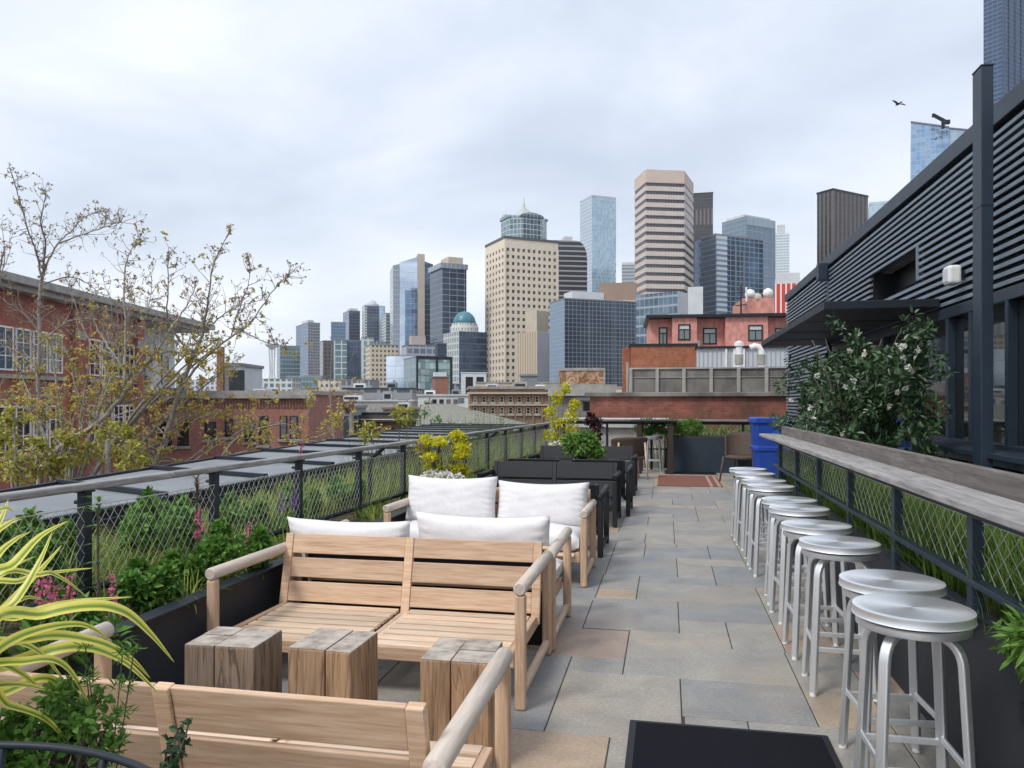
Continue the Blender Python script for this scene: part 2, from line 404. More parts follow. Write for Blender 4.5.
def flag(name, stops):
    m, nt, b = newmat(name)
    isl = N(nt, 'ShaderNodeNewGeometry').outputs['Random Per Island']
    base = ramp(nt, isl, stops); nt.nodes[-1].color_ramp.interpolation = 'CONSTANT'
    v = objco(nt, (1, 1, 1), False); f1 = noise(nt, v, 3.2, 6, .65, .5); f2 = noise(nt, v, 60, 3, .6); f3 = noise(nt, v, 1.3, 4)
    c = mix(nt, 1, base, ramp(nt, f1, [(.3, (.76, .77, .80)), (.7, (1.2, 1.17, 1.10))]), 'MULTIPLY')
    c = mix(nt, 1, c, ramp(nt, f2, [(.3, (.82, .82, .82)), (.7, (1.16, 1.16, 1.16))]), 'MULTIPLY')
    c = mix(nt, mathn(nt, 'MULTIPLY', ramp(nt, f3, [(.48, (0, 0, 0)), (.68, (1, 1, 1))]), .34), c, (.35, .265, .19))
    L(nt, c, b.inputs['Base Color']); L(nt, mathn(nt, 'ADD', mathn(nt, 'MULTIPLY', f1, .3), .42), b.inputs['Roughness'])
    bump(nt, b, f2, .25, .003); return m
mg = flag('flagstone', [(0, (.26, .258, .25)), (.2, (.285, .28, .262)), (.4, (.245, .25, .255)), (.52, (.315, .302, .275)), (.68, (.255, .26, .265)), (.76, (.285, .278, .258)), (.9, (.33, .305, .27))])
mt = flag('flagstone_tan', [(0, (.36, .275, .215)), (.3, (.37, .30, .23)), (.6, (.34, .265, .22)), (.8, (.39, .30, .22))])
o = mb.build('patio_floor', [mg, mt], bevel=.003, seg=1); setp(o, kind='structure')
# ------------------------------------------------------------------ mats
def matt(name, label, cat, x0, x1, y0, y1, rz=0):
    t = thing(name, label, cat, ((x0+x1)/2, (y0+y1)/2, .002), rz); return t, (x1-x0)/2, (y1-y0)/2
t, hx, hy = matt('floor_mat', 'large black carpet mat with rubber border in the foreground', 'mat', -.17, .705, 2.25, 3.655, R(0))
MB().box(-hx, hx, -hy, hy, 0, .008).build('rubber_border', M['black'], t, bevel=.004)
MB().box(-hx+.03, hx-.03, -hy+.03, hy-.03, .002, .013).build('carpet_pile', M['rubber'], t, bevel=.004)
t, hx, hy = matt('rug', 'rust red rug with pale striped ends lying on the far paving', 'rug', -.17, .97, 14.0, 15.95)
m, nt, b = newmat('rug_weave'); v = objco(nt, (1, 1, 1), False); s_ = N(nt, 'ShaderNodeSeparateXYZ'); L(nt, v, s_.inputs[0])
w_ = noise(nt, objco(nt, (3, 60, 1), False), 3, 3)
c = ramp(nt, w_, [(.35, (.15, .055, .035)), (.65, (.25, .10, .065))])
st = mathn(nt, 'MULTIPLY', mathn(nt, 'GREATER_THAN', mathn(nt, 'FRACT', mathn(nt, 'MULTIPLY', s_.outputs[0], 7.5)), .62), mathn(nt, 'GREATER_THAN', s_.outputs[0], .33))
L(nt, mix(nt, st, c, (.38, .26, .20)), b.inputs['Base Color']); b.inputs['Roughness'].default_value = .95
MB().box(-hx, hx, -hy, hy, 0, .012).build('woven_field', m, t, bevel=.004)
fr = MB()
for k in range(60):
    y = -hy+.02+k*(2*hy-.04)/59
    for s in (-1, 1): fr.beam((s*hx, y, .006), (s*(hx+.06), y+rnd.uniform(-.02, .02), .004), .012, .005)
fr.build('fringe', plain('rug_fringe', (.45, .36, .28), .9), t)
t, hx, hy = matt('doormat', 'thin black doormat in front of the far dark planter', 'mat', -.05, 1.0, 16.35, 17.1)
MB().box(-hx, hx, -hy, hy, 0, .012).build('mat_border', M['black'], t, bevel=.004)
MB().box(-hx+.04, hx-.04, -hy+.04, hy-.04, .004, .016).build('mat_pile', M['rubber'], t, bevel=.004)
# ------------------------------------------------------------------ nets
def net(A, B, z0, z1, step=.062, r=.0013, slope=1.35):
    """diagonal cable net in the vertical plane A-B"""
    mb = MB(); A = Vector(A); B = Vector(B); L_ = (B-A).length; d = (B-A)/L_; h = z1-z0; run = h/slope
    k = int((L_+run)/step)+1
    for i in range(k+1):
        for sgn in (1, -1):
            s0 = -run+i*step; pts = []
            # bottom at s0, top at s0+run (or mirrored)
            a0, a1 = max(0, s0), min(L_, s0+run)
            if a1-a0 < .01: continue
            q0 = (a0-s0)/run; q1 = (a1-s0)/run
            if sgn < 0: q0, q1 = 1-q0, 1-q1
            p0 = A+d*a0; p1 = A+d*a1; off = Vector((-d.y, d.x, 0))*(.0018*sgn)
            mb.tube([(p0.x+off.x, p0.y+off.y, z0+q0*h), (p1.x+off.x, p1.y+off.y, z0+q1*h)], r, 3, False)
    return mb
# ------------------------------------------------------------------ left planter and railing
t = thing('long_planter', 'long low dark metal planter under the left railing', 'planter', (0, 0, 0))
MB().box(-2.475, -2.45, .6, 13.6, 0, .46).build('front_panel', M['slate2'], t, bevel=.003)
MB().box(-2.50, -2.40, .6, 13.6, .46, .472).build('rim', M['slate'], t, bevel=.003)
MB().box(-4.45, -2.50, .6, 17.6, -.2, .40).build('soil_bed', M['soil'], t)
MB().box(-4.50, -4.45, .6, 17.6, -.2, .55).build('back_panel', M['slate'], t, bevel=.003)
def lx(y): return -3.02+.0465*(y-3.55)
t = thing('railing', 'left roof railing of dark posts with cable net and grey wooden handrail', 'railing', (0, 0, 0))
RZ = 1.035
hr = MB()
segs = [.9, 4.2, 7.4, 10.6, 13.9, 17.3]
for a, b_ in zip(segs, segs[1:]):
    hr.beam((lx(a), a+.003, RZ+.018), (lx(b_), b_-.003, RZ+.018), .075, .04)
hr.build('handrail', M['grey_y'], t, bevel=.012, seg=3)
pys = [2.44+1.107*i for i in range(14)]
for y in pys:
    p = MB(); p.box(-.022, .022, -.03, .03, .3, RZ); p.box(-.035, .035, -.04, .04, RZ-.012, RZ-.001)
    p.tube([(-.022, 0, .97), (-.06, 0, .97)], .012, 8)
    p.build('post', M['slate'], t, bevel=.004, loc=(lx(y), y, 0))
lo = MB(); lo.tube([(lx(.9), .9, .50), (lx(17.3), 17.3, .50)], .021, 8); lo.build('lower_rail', M['slate'], t, smooth=True)
for y0, y1 in zip([1.333]+pys, pys):
    n_ = net((lx(y0)+.024, y0+.03, 0), (lx(y1)+.024, y1-.03, 0), .525, .95, .062 if y0 < 7 else .075, .0014)
    n_.tube([(lx(y0)+.024, y0+.03, .95), (lx(y1)+.024, y1-.03, .95)], .003, 5)
    n_.build('cable_net', M['wire'], t)
for y in (3.0, 7.45, 11.9):
    br = MB(); br.tube([(lx(y)+.0, y, RZ-.005), (lx(y)-.13, y+.02, .93), (lx(y)-.16, y+.03, .86), (lx(y)-.16, y+.03, .38)], .022, 8)
    br.build('brace', M['slate'], t, smooth=40)
# ------------------------------------------------------------------ rear railing, planter
t = thing('rear_railing', 'far end railing with wide grey wooden top above slim dark posts', 'railing', (0, 0, 0))
MB().box(-2.5, 2.75, 17.25, 17.55, 1.07, 1.115).build('wooden_top', M['grey_x'], t, bevel=.008)
MB().box(-2.5, 2.75, 17.33, 17.47, 1.005, 1.068).build('top_beam', M['slate'], t, bevel=.004)
for i in range(6):
    MB().box(-.025, .025, -.03, .03, 0, 1.004).build('post', M['slate'], t, bevel=.003, loc=(-2.3+i*.98, 17.4, 0))
MB().box(-2.45, 2.7, 17.385, 17.415, .44, .47).build('lower_rail', M['slate'], t)
for i in range(5):
    net((-2.27+i*.98, 17.4, 0), (-1.35+i*.98, 17.4, 0), .47, 1.0, .085, .002).build('cable_net', M['wire'], t)
t = thing('box_planter', 'tall blue grey box planter of clipped greenery at the far end', 'planter', (.72, 17.02, 0))
MB().box(-.72, .74, -.22, .22, 0, .755).build('box', M['slate_blue'], t, bevel=.006)
MB().box(-.70, .72, -.20, .20, .757, .775).build('soil', M['soil'], t)
for (x0, x1, hh, key, nm, lb) in [(-.62, -.25, .26, 'herb', 'herb_clump', 'dark green herb clump at the left end of the far planter'), (-.2, .25, .24, 'herb', 'herb_clump', 'olive green low clump in the middle of the far planter'), (.3, .68, .25, 'herb', 'herb_clump', 'bright green leafy clump at the right end of the far planter')]:
    q = MB(); xm = (x0+x1)/2
    clump(q, (xm, 17.02, .83+hh/2), ((x1-x0)/2+.08, .22, hh*.7), 900, .06, .03)
    setp(q.build(nm, LEAF[key]), lb, 'plant', 'plants of the far planter')
# ------------------------------------------------------------------ right ledge (bar) and planter
t = thing('bar_planter', 'dark metal planter wall behind the bar stools', 'planter', (0, 0, 0))
MB().box(1.20, 1.225, 1.0, 9.2, 0, .655).build('front_panel', M['slate2'], t, bevel=.003)
MB().box(1.19, 1.24, 1.0, 9.2, .655, .668).build('rim', M['slate'], t, bevel=.002)
MB().box(1.226, 2.15, 1.0, 9.2, 0, .60).build('soil_bed', M['soil'], t)
MB().box(2.15, 2.18, 1.0, 9.2, 0, .66).build('back_panel', M['slate'], t)
MB().box(1.20, 2.18, 9.2, 9.23, 0, .66).build('end_panel', M['slate2'], t)
sl = MB(); sl.box(1.188, 1.1995, 2.58, 2.95, .40, .47); sl.build('drain_slot', M['black'], t, bevel=.01)
t = thing('bar_ledge', 'weathered grey wooden bar ledge with upright back board', 'bar ledge', (0, 0, 0))
tb = MB()
for i, (a, b_) in enumerate([(1.0, 4.0), (4.0, 6.9), (6.9, 9.15)]):
    tb.box(1.028, 1.134, a+.003, b_-.003, 1.113, 1.142); tb.box(1.138, 1.242, a+.003, b_-.003, 1.113, 1.142)
tb.build('ledge_top', M['grey_y'], t, bevel=.005)
bb = MB()
for a, b_ in [(1.0, 3.75), (3.75, 6.3), (6.3, 9.05)]: bb.box(1.246, 1.296, a+.004, b_-.004, 1.09, 1.232)
bb.build('back_board', M['board'], t, bevel=.006)
MB().box(1.16, 1.24, 1.0, 9.12, 1.05, 1.111).build('ledge_beam', M['slate'], t, bevel=.003)
rp = [1.24, 2.30, 3.36, 4.42, 5.48, 6.55, 7.62, 8.7]
for y in rp: MB().box(1.178, 1.222, y-.03, y+.03, .60, 1.048).build('post', M['column'], t, bevel=.004)
MB().box(1.172, 1.222, 1.0, 9.1, .775, .802).build('lower_rail', M['column'], t, bevel=.004)
for a, b_ in zip(rp, rp[1:]):
    n_ = net((1.215, a+.03, 0), (1.215, b_-.03, 0), .803, 1.03, .105, .0014, .8)
    n_.tube([(1.215, a+.03, 1.03), (1.215, b_-.03, 1.03)], .003, 5)
    n_.build('cable_net', M['wire'], t)
# ------------------------------------------------------------------ bar stools
GS = 'aluminium stools along the bar ledge'
def bent(p0, p1, p2, k=6):
    p0, p1, p2 = map(Vector, (p0, p1, p2))
    return [p0*(1-q)**2+p1*2*q*(1-q)+p2*q*q for q in [i/k for i in range(k+1)]]
def make_stool():
    t = thing('bar_stool', None, 'bar stool', (0, 0, 0), 0, GS)
    s = MB(); R0 = .198
    prof = [(0, -.004), (.09, -.0035), (.17, -.001), (.19, 0), (.198, -.003), (R0, -.012), (R0, -.028), (.201, -.034), (.192, -.036), (.01, -.036)]
    prof = [(r, z) for r, z in prof]
    prof[0] = (.0001, -.004)
    s.lathe(prof, 56); s.build('seat', M['spun'], t, smooth=50, loc=(0, 0, .77))
    k = MB(); k.lathe([(.0001, 0), (.185, 0), (.187, .003), (.187, .024), (.183, .028), (.0001, .028)], 48); k.build('swivel_ring', M['alu'], t, smooth=40, loc=(0, 0, .698))
    MB().lathe([(.0001, 0), (.165, 0), (.165, .012), (.0001, .012)], 32).build('bearing', M['black'], t, loc=(0, 0, .724))
    for sx in (-1, 1):
        for sy in (-1, 1):
            g_ = MB()
            top = bent((sx*.05, sy*.05, .686), (sx*.118, sy*.118, .688), (sx*.124, sy*.124, .60), 7)
            pts = top+[Vector((sx*.137, sy*.137, .30)), Vector((sx*.150, sy*.150, .012))]
            rr_ = Vector((sx, sy, 0)).normalized()
            def flat(mb, pts, w, d):
                n = len(pts); vs = []
                tg = Vector((-rr_.y, rr_.x, 0))
                for i, p in enumerate(pts):
                    dd = (pts[min(i+1, n-1)]-pts[max(i-1, 0)]).normalized(); nn = dd.cross(tg).normalized()
                    vs += [p+tg*w/2+nn*d/2, p-tg*w/2+nn*d/2, p-tg*w/2-nn*d/2, p+tg*w/2-nn*d/2]
                fs = [(4*i+j, 4*i+(j+1) % 4, 4*i+4+(j+1) % 4, 4*i+4+j) for i in range(n-1) for j in range(4)]+[(3, 2, 1, 0), (4*n-4, 4*n-3, 4*n-2, 4*n-1)]
                mb.add(vs, fs)
            flat(g_, [Vector(p) for p in pts], .036, .024)
            g_.build('leg', M['alu'], t, smooth=35, bevel=.005)
            MB().lathe([(.0001, 0), (.017, 0), (.0165, .014), (.0001, .014)], 14, (sx*.1505, sy*.1505, 0)).build('foot', M['white'], t, smooth=40)
    a = .139
    for q0, q1, z in [((-a, -a), (a, -a), .235), ((-a, a), (a, a), .235), ((-a, -a), (-a, a), .25), ((a, -a), (a, a), .25)]:
        MB().beam((q0[0], q0[1], z), (q1[0], q1[1], z), .012, .026).build('foot_rail', M['alu'], t, bevel=.003)
    return t
st0 = make_stool()
ST = [(.86, 2.98, 0, 'nearest aluminium bar stool, its round seat lowest in the picture'),
 (.906, 3.42, 3, 'second nearest aluminium bar stool, its seat partly behind the nearest one'),
 (.886, 4.30, -2, 'third aluminium bar stool from the camera, in the second pair along the ledge'),
 (.874, 4.875, 2, 'fourth aluminium bar stool from the camera, a little left of the third'),
 (.895, 5.615, 4, 'fifth aluminium bar stool from the camera along the bar ledge'),
 (.90, 6.09, -3, 'sixth aluminium bar stool from the camera along the bar ledge'),
 (.891, 7.05, 2, 'seventh aluminium bar stool from the camera along the bar ledge'),
 (.89, 7.53, 0, 'eighth aluminium bar stool from the camera, third from the far end'),
 (.887, 8.25, 5, 'aluminium bar stool next to last at the far end of the row'),
 (.872, 8.80, 0, 'farthest aluminium bar stool of the row, beside the blue bin')]
for i, (x, y, a, lb) in enumerate(ST):
    o = st0 if i == 0 else copy_tree(st0)
    o.location = (x, y, .001); o.rotation_euler = (0, 0, R(a)); o['label'] = lb
o = copy_tree(st0); o.location = (-.28, 17.0, .001); o['label'] = 'lone aluminium stool standing under the tall table at the far railing'; o['group'] = 'stools by the tall table'
# ------------------------------------------------------------------ sofas / benches
def seat_unit(name, label, cat, loc, rz, W=1.70, D=.87, wood=True, nsl=3, halves=False, group=None, zb=.71, arms='arm', panel=False, inset=.018):
    """two-seat frame; local +y is the way it faces, origin under its middle"""
    t = thing(name, label, cat, loc, rz, group)
    if wood: wx, wy, wz, wa = M['teak_x'], M['teak_y'], M['teak_z'], M[arms]
    else: wx = wy = wz = M['blackwood']; wa = M['black']
    hx, hy = W/2-.03, D/2-.03
    for sx in (-1, 1):
        ar = MB(); ar.tube([(sx*hx, -hy-.03, .582), (sx*hx, -hy-.022, .582), (sx*hx, hy+.022, .592), (sx*hx, hy+.03, .592)], [.026, .033, .033, .027], 14)
        ar.build('armrest', wa if wood else M['black'], t, smooth=50)
        for sy in (-1, 1):
            lg = MB(); lg.beam((sx*hx, sy*hy, 0), (sx*hx, sy*hy, .562), .05, .055); lg.build('leg', wz, t, bevel=.014, seg=3)
        MB().beam((sx*hx, -hy+.027, .075), (sx*hx, hy-.027, .075), .04, .04).build('side_stretcher', M['pale_y'] if wood else M['black'], t, bevel=.012, seg=3)
        MB().beam((sx*(hx-.052), -hy+.1, .232), (sx*(hx-.052), hy-.005, .242), .035, .07).build('seat_rail', wy, t, bevel=.005)
    fr = MB(); fr.box(-hx+.034, hx-.034, hy-.035, hy-.002, .195, .262); fr.build('front_apron', wx, t, bevel=.005)
    sl = MB(); x0 = hx-.075
    ys = [-hy+.16+i*.098 for i in range(7)]
    for y in ys:
        for a, b_ in ((-x0, -.035), (.035, x0)): sl.box(a, b_, y, y+.072, .248, .268)
    for a in (-x0-.02, -.033, .0, x0-.013): sl.box(a, a+.033, -hy+.13, hy-.037, .225, .2465)
    sl.build('seat_slats', M['pale_x'] if wood else wx, t, bevel=.004)
    # back: leaning frames with slats
    lean = R(13); Mb = T(0, -hy+.155, .24) @ Matrix.Rotation(lean, 4, 'X')
    hb = zb-.24; hb = hb/math.cos(lean)
    parts = [(-hx+inset, hx-inset)] if not halves else [(-hx+.045, -.085), (.085, hx-.045)]
    bk = MB()
    for a, b_ in parts:
        for e in (a, b_-.05): bk.box(e, e+.05, -.018, .018, -.02 if not halves else .0, hb, Mb)
        gap = .024; h1 = (hb-.038-gap*(nsl-1))/nsl
        mid = [] if halves else [-.0]
        if mid: bk.box(-.026, .026, -.0185, .0175, -.02, hb-.001, Mb)
        for i in range(nsl):
            z = .038+i*(h1+gap)
            for (p_, q_) in ([(a+.051, -.027), (.027, b_-.051)] if mid else [(a+.051, b_-.051)]): bk.box(p_, q_, -.010, .011, z, z+h1-.001, Mb)
    bk.build('backrest', wx, t, bevel=.004)
    if panel: MB().box(-hx+.05, hx-.05, -.034, -.019, -.02, hb-.01, Mb).build('back_panel', M['black'], t)
    if panel: MB().box(-hx+.04, hx-.04, -hy-.02, -hy-.005, .03, .30).build('back_skirt', M['black'], t)
    rl = MB(); rl.box(-hx+.04, hx-.04, -.035, -.02, .10, .15, Mb); rl.build('back_rail', wx, t, bevel=.004)
    return t
seat_unit('teak_sofa', 'bare teak sofa frame in the foreground seen from behind', 'sofa', (-1.38, 2.27, 0), 0, 1.68, .86, inset=.046)
seat_unit('teak_sofa', 'bare slatted teak sofa facing the camera behind the wooden stump tables', 'sofa', (-1.53, 4.11, 0), math.pi, 1.72, .90, zb=.675)
seat_unit('teak_sofa', 'teak sofa with white cushions turned away, back to back with the bare one', 'sofa', (-1.515, 4.985, 0), 0, 1.72, .82, nsl=1, zb=.61, panel=True)
seat_unit('teak_sofa', 'teak sofa with large white cushions facing the camera by the lime shrub', 'sofa', (-1.50, 6.62, 0), math.pi, 1.74, .84)
GB = 'black outdoor benches beyond the white sofa'
seat_unit('black_bench', 'black bench hidden right behind the white cushioned sofa, facing away', 'bench', (-1.46, 7.83, 0), 0, 1.72, .82, False, 2, False, GB, .70)
seat_unit('black_bench', 'black slatted bench facing the camera, its long back above the white cushions', 'bench', (-1.44, 9.66, 0), math.pi, 1.72, .86, False, 2, False, GB, .715)
seat_unit('black_bench', 'black bench with split back facing the far end of the terrace', 'bench', (-1.33, 10.6, 0), 0, 1.72, .86, False, 2, True, GB, .735)
seat_unit('black_bench', 'farthest black bench with split back, behind the potted green plant', 'bench', (-1.36, 12.85, 0), math.pi, 1.74, .86, False, 2, True, GB, .745)
def low_table(x, y, lb):
    t = thing('low_table', lb, 'table', (x, y, 0))
    MB().box(-.55, .55, -.33, .33, .40, .43).build('tabletop', M['blackwood'], t, bevel=.004)
    for sx in (-1, 1):
        for sy in (-1, 1): MB().box(sx*.5-.025, sx*.5+.025, sy*.28-.025, sy*.28+.025, 0, .399).build('leg', M['black'], t, bevel=.004)
low_table(-1.45, 8.75, 'low black table between the two nearer black benches')
low_table(-1.35, 11.72, 'low black table carrying the potted green plant')
# ------------------------------------------------------------------ cushions
def pillow(name, label, loc, w, h, th, lean, rz, group, seed, sag=.02):
    """back cushion standing on its edge, local x = width, z = height"""
    r = random.Random(seed); n = 26; mb_ = []; mb = MB(); vs = []; ph = [r.uniform(0, 6.28) for _ in range(8)]
    for side in (1, -1):
        for j in range(n+1):
            for i in range(n+1):
                u = -1+2*i/n; v = -1+2*j/n
                e = (max(0, 1-abs(u)**3.2)*max(0, 1-abs(v)**3.2))**.42
                ex = 1-.035*(1-v*v)**1.0+.012; ez = 1-.05*(1-u*u)+.012
                wr = .004*math.sin(9*u+3*v+ph[0])*math.cos(5*v+ph[1])+.0015*math.sin(14*v-6*u+ph[2])+.0015*math.sin(23*u*(1-abs(v))+ph[3])
                cr = .012*math.exp(-((abs(u)-.93)**2)*60)*math.sin(26*v+ph[4]+u)
                y = side*(th/2*e+(wr+cr)*e)
                vs.append((u*w/2*ex, y, h/2*(1+v*ez)-sag*(1-u*u)*(v > 0)*v*(1-.0)))
    fs = []
    st = (n+1)*(n+1)
    for j in range(n):
        for i in range(n):
            a = j*(n+1)+i
            fs.append((a, a+1, a+n+2, a+n+1)); fs.append((st+a+1, st+a, st+a+n+1, st+a+n+2))
    mb.add(vs, fs)
    o = mb.build(name, M['fabric'], smooth=True)
    bm = bmesh.new(); bm.from_mesh(o.data); bmesh.ops.remove_doubles(bm, verts=bm.verts, dist=.0004); bmesh.ops.recalc_face_normals(bm, faces=bm.faces); bm.to_mesh(o.data); bm.free()
    o.location = loc; o.rotation_euler = (lean, 0, rz)
    return setp(o, label, 'cushion', group)
def pad(name, label, loc, w, d, h, group):
    mb = MB(); n = 14; vs = []; fs = []
    for side in (0, 1):
        for j in range(n+1):
            for i in range(n+1):
                u = -1+2*i/n; v = -1+2*j/n; e = (max(0, 1-abs(u)**8)*max(0, 1-abs(v)**8))**.35
                z = h*.5+(1 if side else -1)*h*.5*(.45+.55*e)+(.012*math.sin(5*u+2*v)*e if side else 0)
                vs.append((u*w/2*(.985+.015*e), v*d/2*(.985+.015*e), z))
    st = (n+1)**2
    for j in range(n):
        for i in range(n):
            a = j*(n+1)+i; fs.append((st+a, st+a+1, st+a+n+2, st+a+n+1)); fs.append((a+1, a, a+n+1, a+n+2))
    ring = [i for i in range(n+1)]+[j*(n+1)+n for j in range(1, n+1)]+[n*(n+1)+i for i in range(n-1, -1, -1)]+[j*(n+1) for j in range(n-1, 0, -1)]
    for a, b_ in zip(ring, ring[1:]+ring[:1]): fs.append((a, b_, st+b_, st+a))
    mb.add(vs, fs); o = mb.build(name, M['fabric'], smooth=60, loc=loc)
    return setp(o, label, 'cushion', group)
GC = 'white cushions on the sofas'
pad('seat_cushion', 'white seat cushion at the left, on the sofa turned away', (-1.93, 5.09, .27), .79, .64, .15, GC)
pad('seat_cushion', 'white seat cushion showing its rounded side between the right sofa posts', (-1.11, 5.09, .27), .79, .64, .15, GC)
pad('seat_cushion', 'white seat cushion left on the sofa facing the camera', (-1.91, 6.58, .27), .79, .70, .16, GC)
pad('seat_cushion', 'white seat cushion right on the sofa facing the camera', (-1.09, 6.58, .27), .79, .70, .16, GC)
pillow('back_cushion', 'flat white back cushion showing over the left half of the bare sofa', (-2.075, 4.88, .295), .86, .44, .20, R(12), 0, GC, 1)
pillow('back_cushion', 'white back cushion showing over the right half of the bare sofa', (-1.16, 4.89, .315), .88, .48, .20, R(12), R(-1), GC, 2)
pillow('back_cushion', 'big white back cushion on the left of the sofa facing the camera', (-1.93, 6.73, .405), .84, .43, .24, R(-14), R(1), GC, 3)
pillow('back_cushion', 'big white back cushion on the right of the sofa facing the camera', (-1.09, 6.74, .40), .82, .40, .24, R(-14), R(-1), GC, 4)
# ------------------------------------------------------------------ stumps
def stump(label, x, y, w, d, h, rz, seed, grey):
    r = random.Random(seed); t = thing('stump_table', label, 'side table', (x, y, 0), rz, 'wooden stump tables')
    nx, ny = (2, 2); g_ = .004; bl = MB(); tp = MB()
    cx = r.uniform(-.03, .03); cy = r.uniform(-.02, .02)
    xs = [-w/2, cx, w/2]; ys = [-d/2, cy, d/2]
    for i in range(2):
        for j in range(2):
            top = h-r.uniform(0, .004)
            bl.box(xs[i]+(g_/2 if i else 0), xs[i+1]-(0 if i else g_/2), ys[j]+(g_/2 if j else 0), ys[j+1]-(0 if j else g_/2), 0, top-.003)
            tp.box(xs[i]+(g_/2 if i else .002), xs[i+1]-(.002 if i else g_/2), ys[j]+(g_/2 if j else .002), ys[j+1]-(.002 if j else g_/2), top-.003, top)
    bl.build('block', M['stump_grey_c'] if grey else M['stump_c'], t, bevel=.006)
    tp.build('end_grain_top', M['stumptop'], t, bevel=.002)
stump('dark greyed stump table at the left beside the planter', -1.90, 3.14, .325, .27, .45, R(2), 1, True)
stump('warm brown stump table, the middle one of the row of three', -1.445, 3.19, .29, .30, .45, R(-1), 2, False)
stump('reddish stump table on the right with dark stains on its top', -.85, 3.165, .29, .29, .45, R(1), 3, False)
# ------------------------------------------------------------------ far furniture
t = thing('tall_table', 'tall dark bar table with heavy legs at the far railing', 'table', (-.25, 16.72, 0))
MB().box(-.50, .45, -.45, .45, 1.075, 1.118).build('tabletop', M['black'], t, bevel=.006)
for x, y in ((.33, -.35), (.33, .35), (-.32, -.35), (-.32, .35)): MB().box(x-.055, x+.055, y-.055, y+.055, 0, 1.074).build('leg', wood('dark_leg', 2, (.02, .012, .01), (.04, .026, .02), (.06, .04, .03)), t, bevel=.006)
def rattan(label, loc, rz, arm=False, sc=1):
    t = thing('rattan_chair', label, 'chair', loc, rz, 'brown woven chairs at the far end')
    m = M.get('rattan')
    if not m:
        m, nt, b = newmat('rattan'); tc = N(nt, 'ShaderNodeTexCoord'); ck = N(nt, 'ShaderNodeTexChecker'); L(nt, tc.outputs['UV'], ck.inputs[0]); ck.inputs['Scale'].default_value = 60
        ck.inputs[1].default_value = (.05, .032, .022, 1); ck.inputs[2].default_value = (.11, .075, .055, 1); L(nt, ck.outputs[0], b.inputs[0]); b.inputs['Roughness'].default_value = .7
        bump(nt, b, ck.outputs[1], .5, .006); M['rattan'] = m
    t.scale = (sc, sc, sc); lm = M['bark_d'] if arm else M['pale_z']
    s = MB(); n = 20; vs = []; fs = []
    for j in range(9):
        z = .40+.42*j/8; sp = .30+.05*j/8
        for i in range(n+1):
            a = math.pi*(1+i/n); k = 1-.13*(j/8)**3*(abs(i/n-.5)*2)**3
            vs.append((math.cos(a)*(sp+.02), math.sin(a)*(sp*.75)+.05-.10*j/8, .40+.42*j/8*k))
    for j in range(8):
        for i in range(n): fs.append((j*(n+1)+i, j*(n+1)+i+1, (j+1)*(n+1)+i+1, (j+1)*(n+1)+i))
    s.add(vs, fs); o = s.build('backrest', m, t, smooth=True); o.modifiers.new('thick', 'SOLIDIFY').thickness = .025
    MB().lathe([(.0001, .38), (.29, .38), (.31, .40), (.31, .42), (.28, .44), (.0001, .44)], 24).build('seat', m, t, smooth=40)
    for sx in (-1, 1):
        for sy in (-1, 1):
            g_ = MB(); g_.tube([(sx*.26, sy*.22, .42 if sy > 0 else .72), (sx*.30, sy*.28, 0)], [.018, .014], 8); g_.build('leg', lm, t, smooth=True)
    if arm:
        q = MB(); q.tube([(-.36, -.1, .60), (-.36, .22, .60), (-.30, .30, .60)], .018, 8); q.tube([(-.36, .16, .60), (-.36, .18, .0)], .014, 8); q.build('armrest', M['white'], t, smooth=True)
    return t
rattan('brown woven chair with pale wooden legs left of the tall table', (-.74, 15.2, 0), R(20))
rattan('brown woven chair with a white arm beside the blue bin', (1.42, 15.1, 0), R(150), True, 1.12)
# ------------------------------------------------------------------ blue bin
t = thing('recycling_bin', 'bright blue plastic wheeled bin at the end of the bar ledge', 'bin', (1.81, 14.5, 0))
b_ = MB()
def ringbox(mb, secs):
    vs = []; k = 0
    for (hx, hy, z) in secs:
        c_ = .06
        vs += [(-hx+c_, -hy, z), (hx-c_, -hy, z), (hx, -hy+c_, z), (hx, hy-c_, z), (hx-c_, hy, z), (-hx+c_, hy, z), (-hx, hy-c_, z), (-hx, -hy+c_, z)]
    fs = []
    for i in range(len(secs)-1):
        for j in range(8): fs.append((i*8+j, i*8+(j+1) % 8, (i+1)*8+(j+1) % 8, (i+1)*8+j))
    fs.append(tuple(range(7, -1, -1))); fs.append(tuple((len(secs)-1)*8+j for j in range(8)))
    mb.add(vs, fs)
ringbox(b_, [(.25, .27, .03), (.285, .31, .62), (.31, .335, .64), (.31, .335, .70), (.29, .315, .72), (.31, .34, 1.12)])
b_.build('body', M['bluebin'], t, bevel=.008)
b_ = MB(); ringbox(b_, [(.33, .365, 1.122), (.34, .375, 1.13), (.34, .375, 1.20), (.33, .365, 1.215), (.30, .34, 1.225)]); b_.build('lid', M['bluebin'], t, bevel=.008)
MB().tube([(-.2, .42, 1.08), (.2, .42, 1.08)], .018, 8).build('handle', M['bluebin'], t)
for sx in (-1, 1): MB().tube([(sx*.25, .27, .11), (sx*.31, .27, .11)], .11, 20).build('wheel', M['black'], t)
MB().lathe([(.0001, 0), (.09, 0), (.085, .008), (.0001, .008)], 24).build('round_emblem', plain('emblem_blue', (.03, .10, .45), .5), t).matrix_local = T(.1, -.335, .93) @ Matrix.Rotation(R(90), 4, 'X')
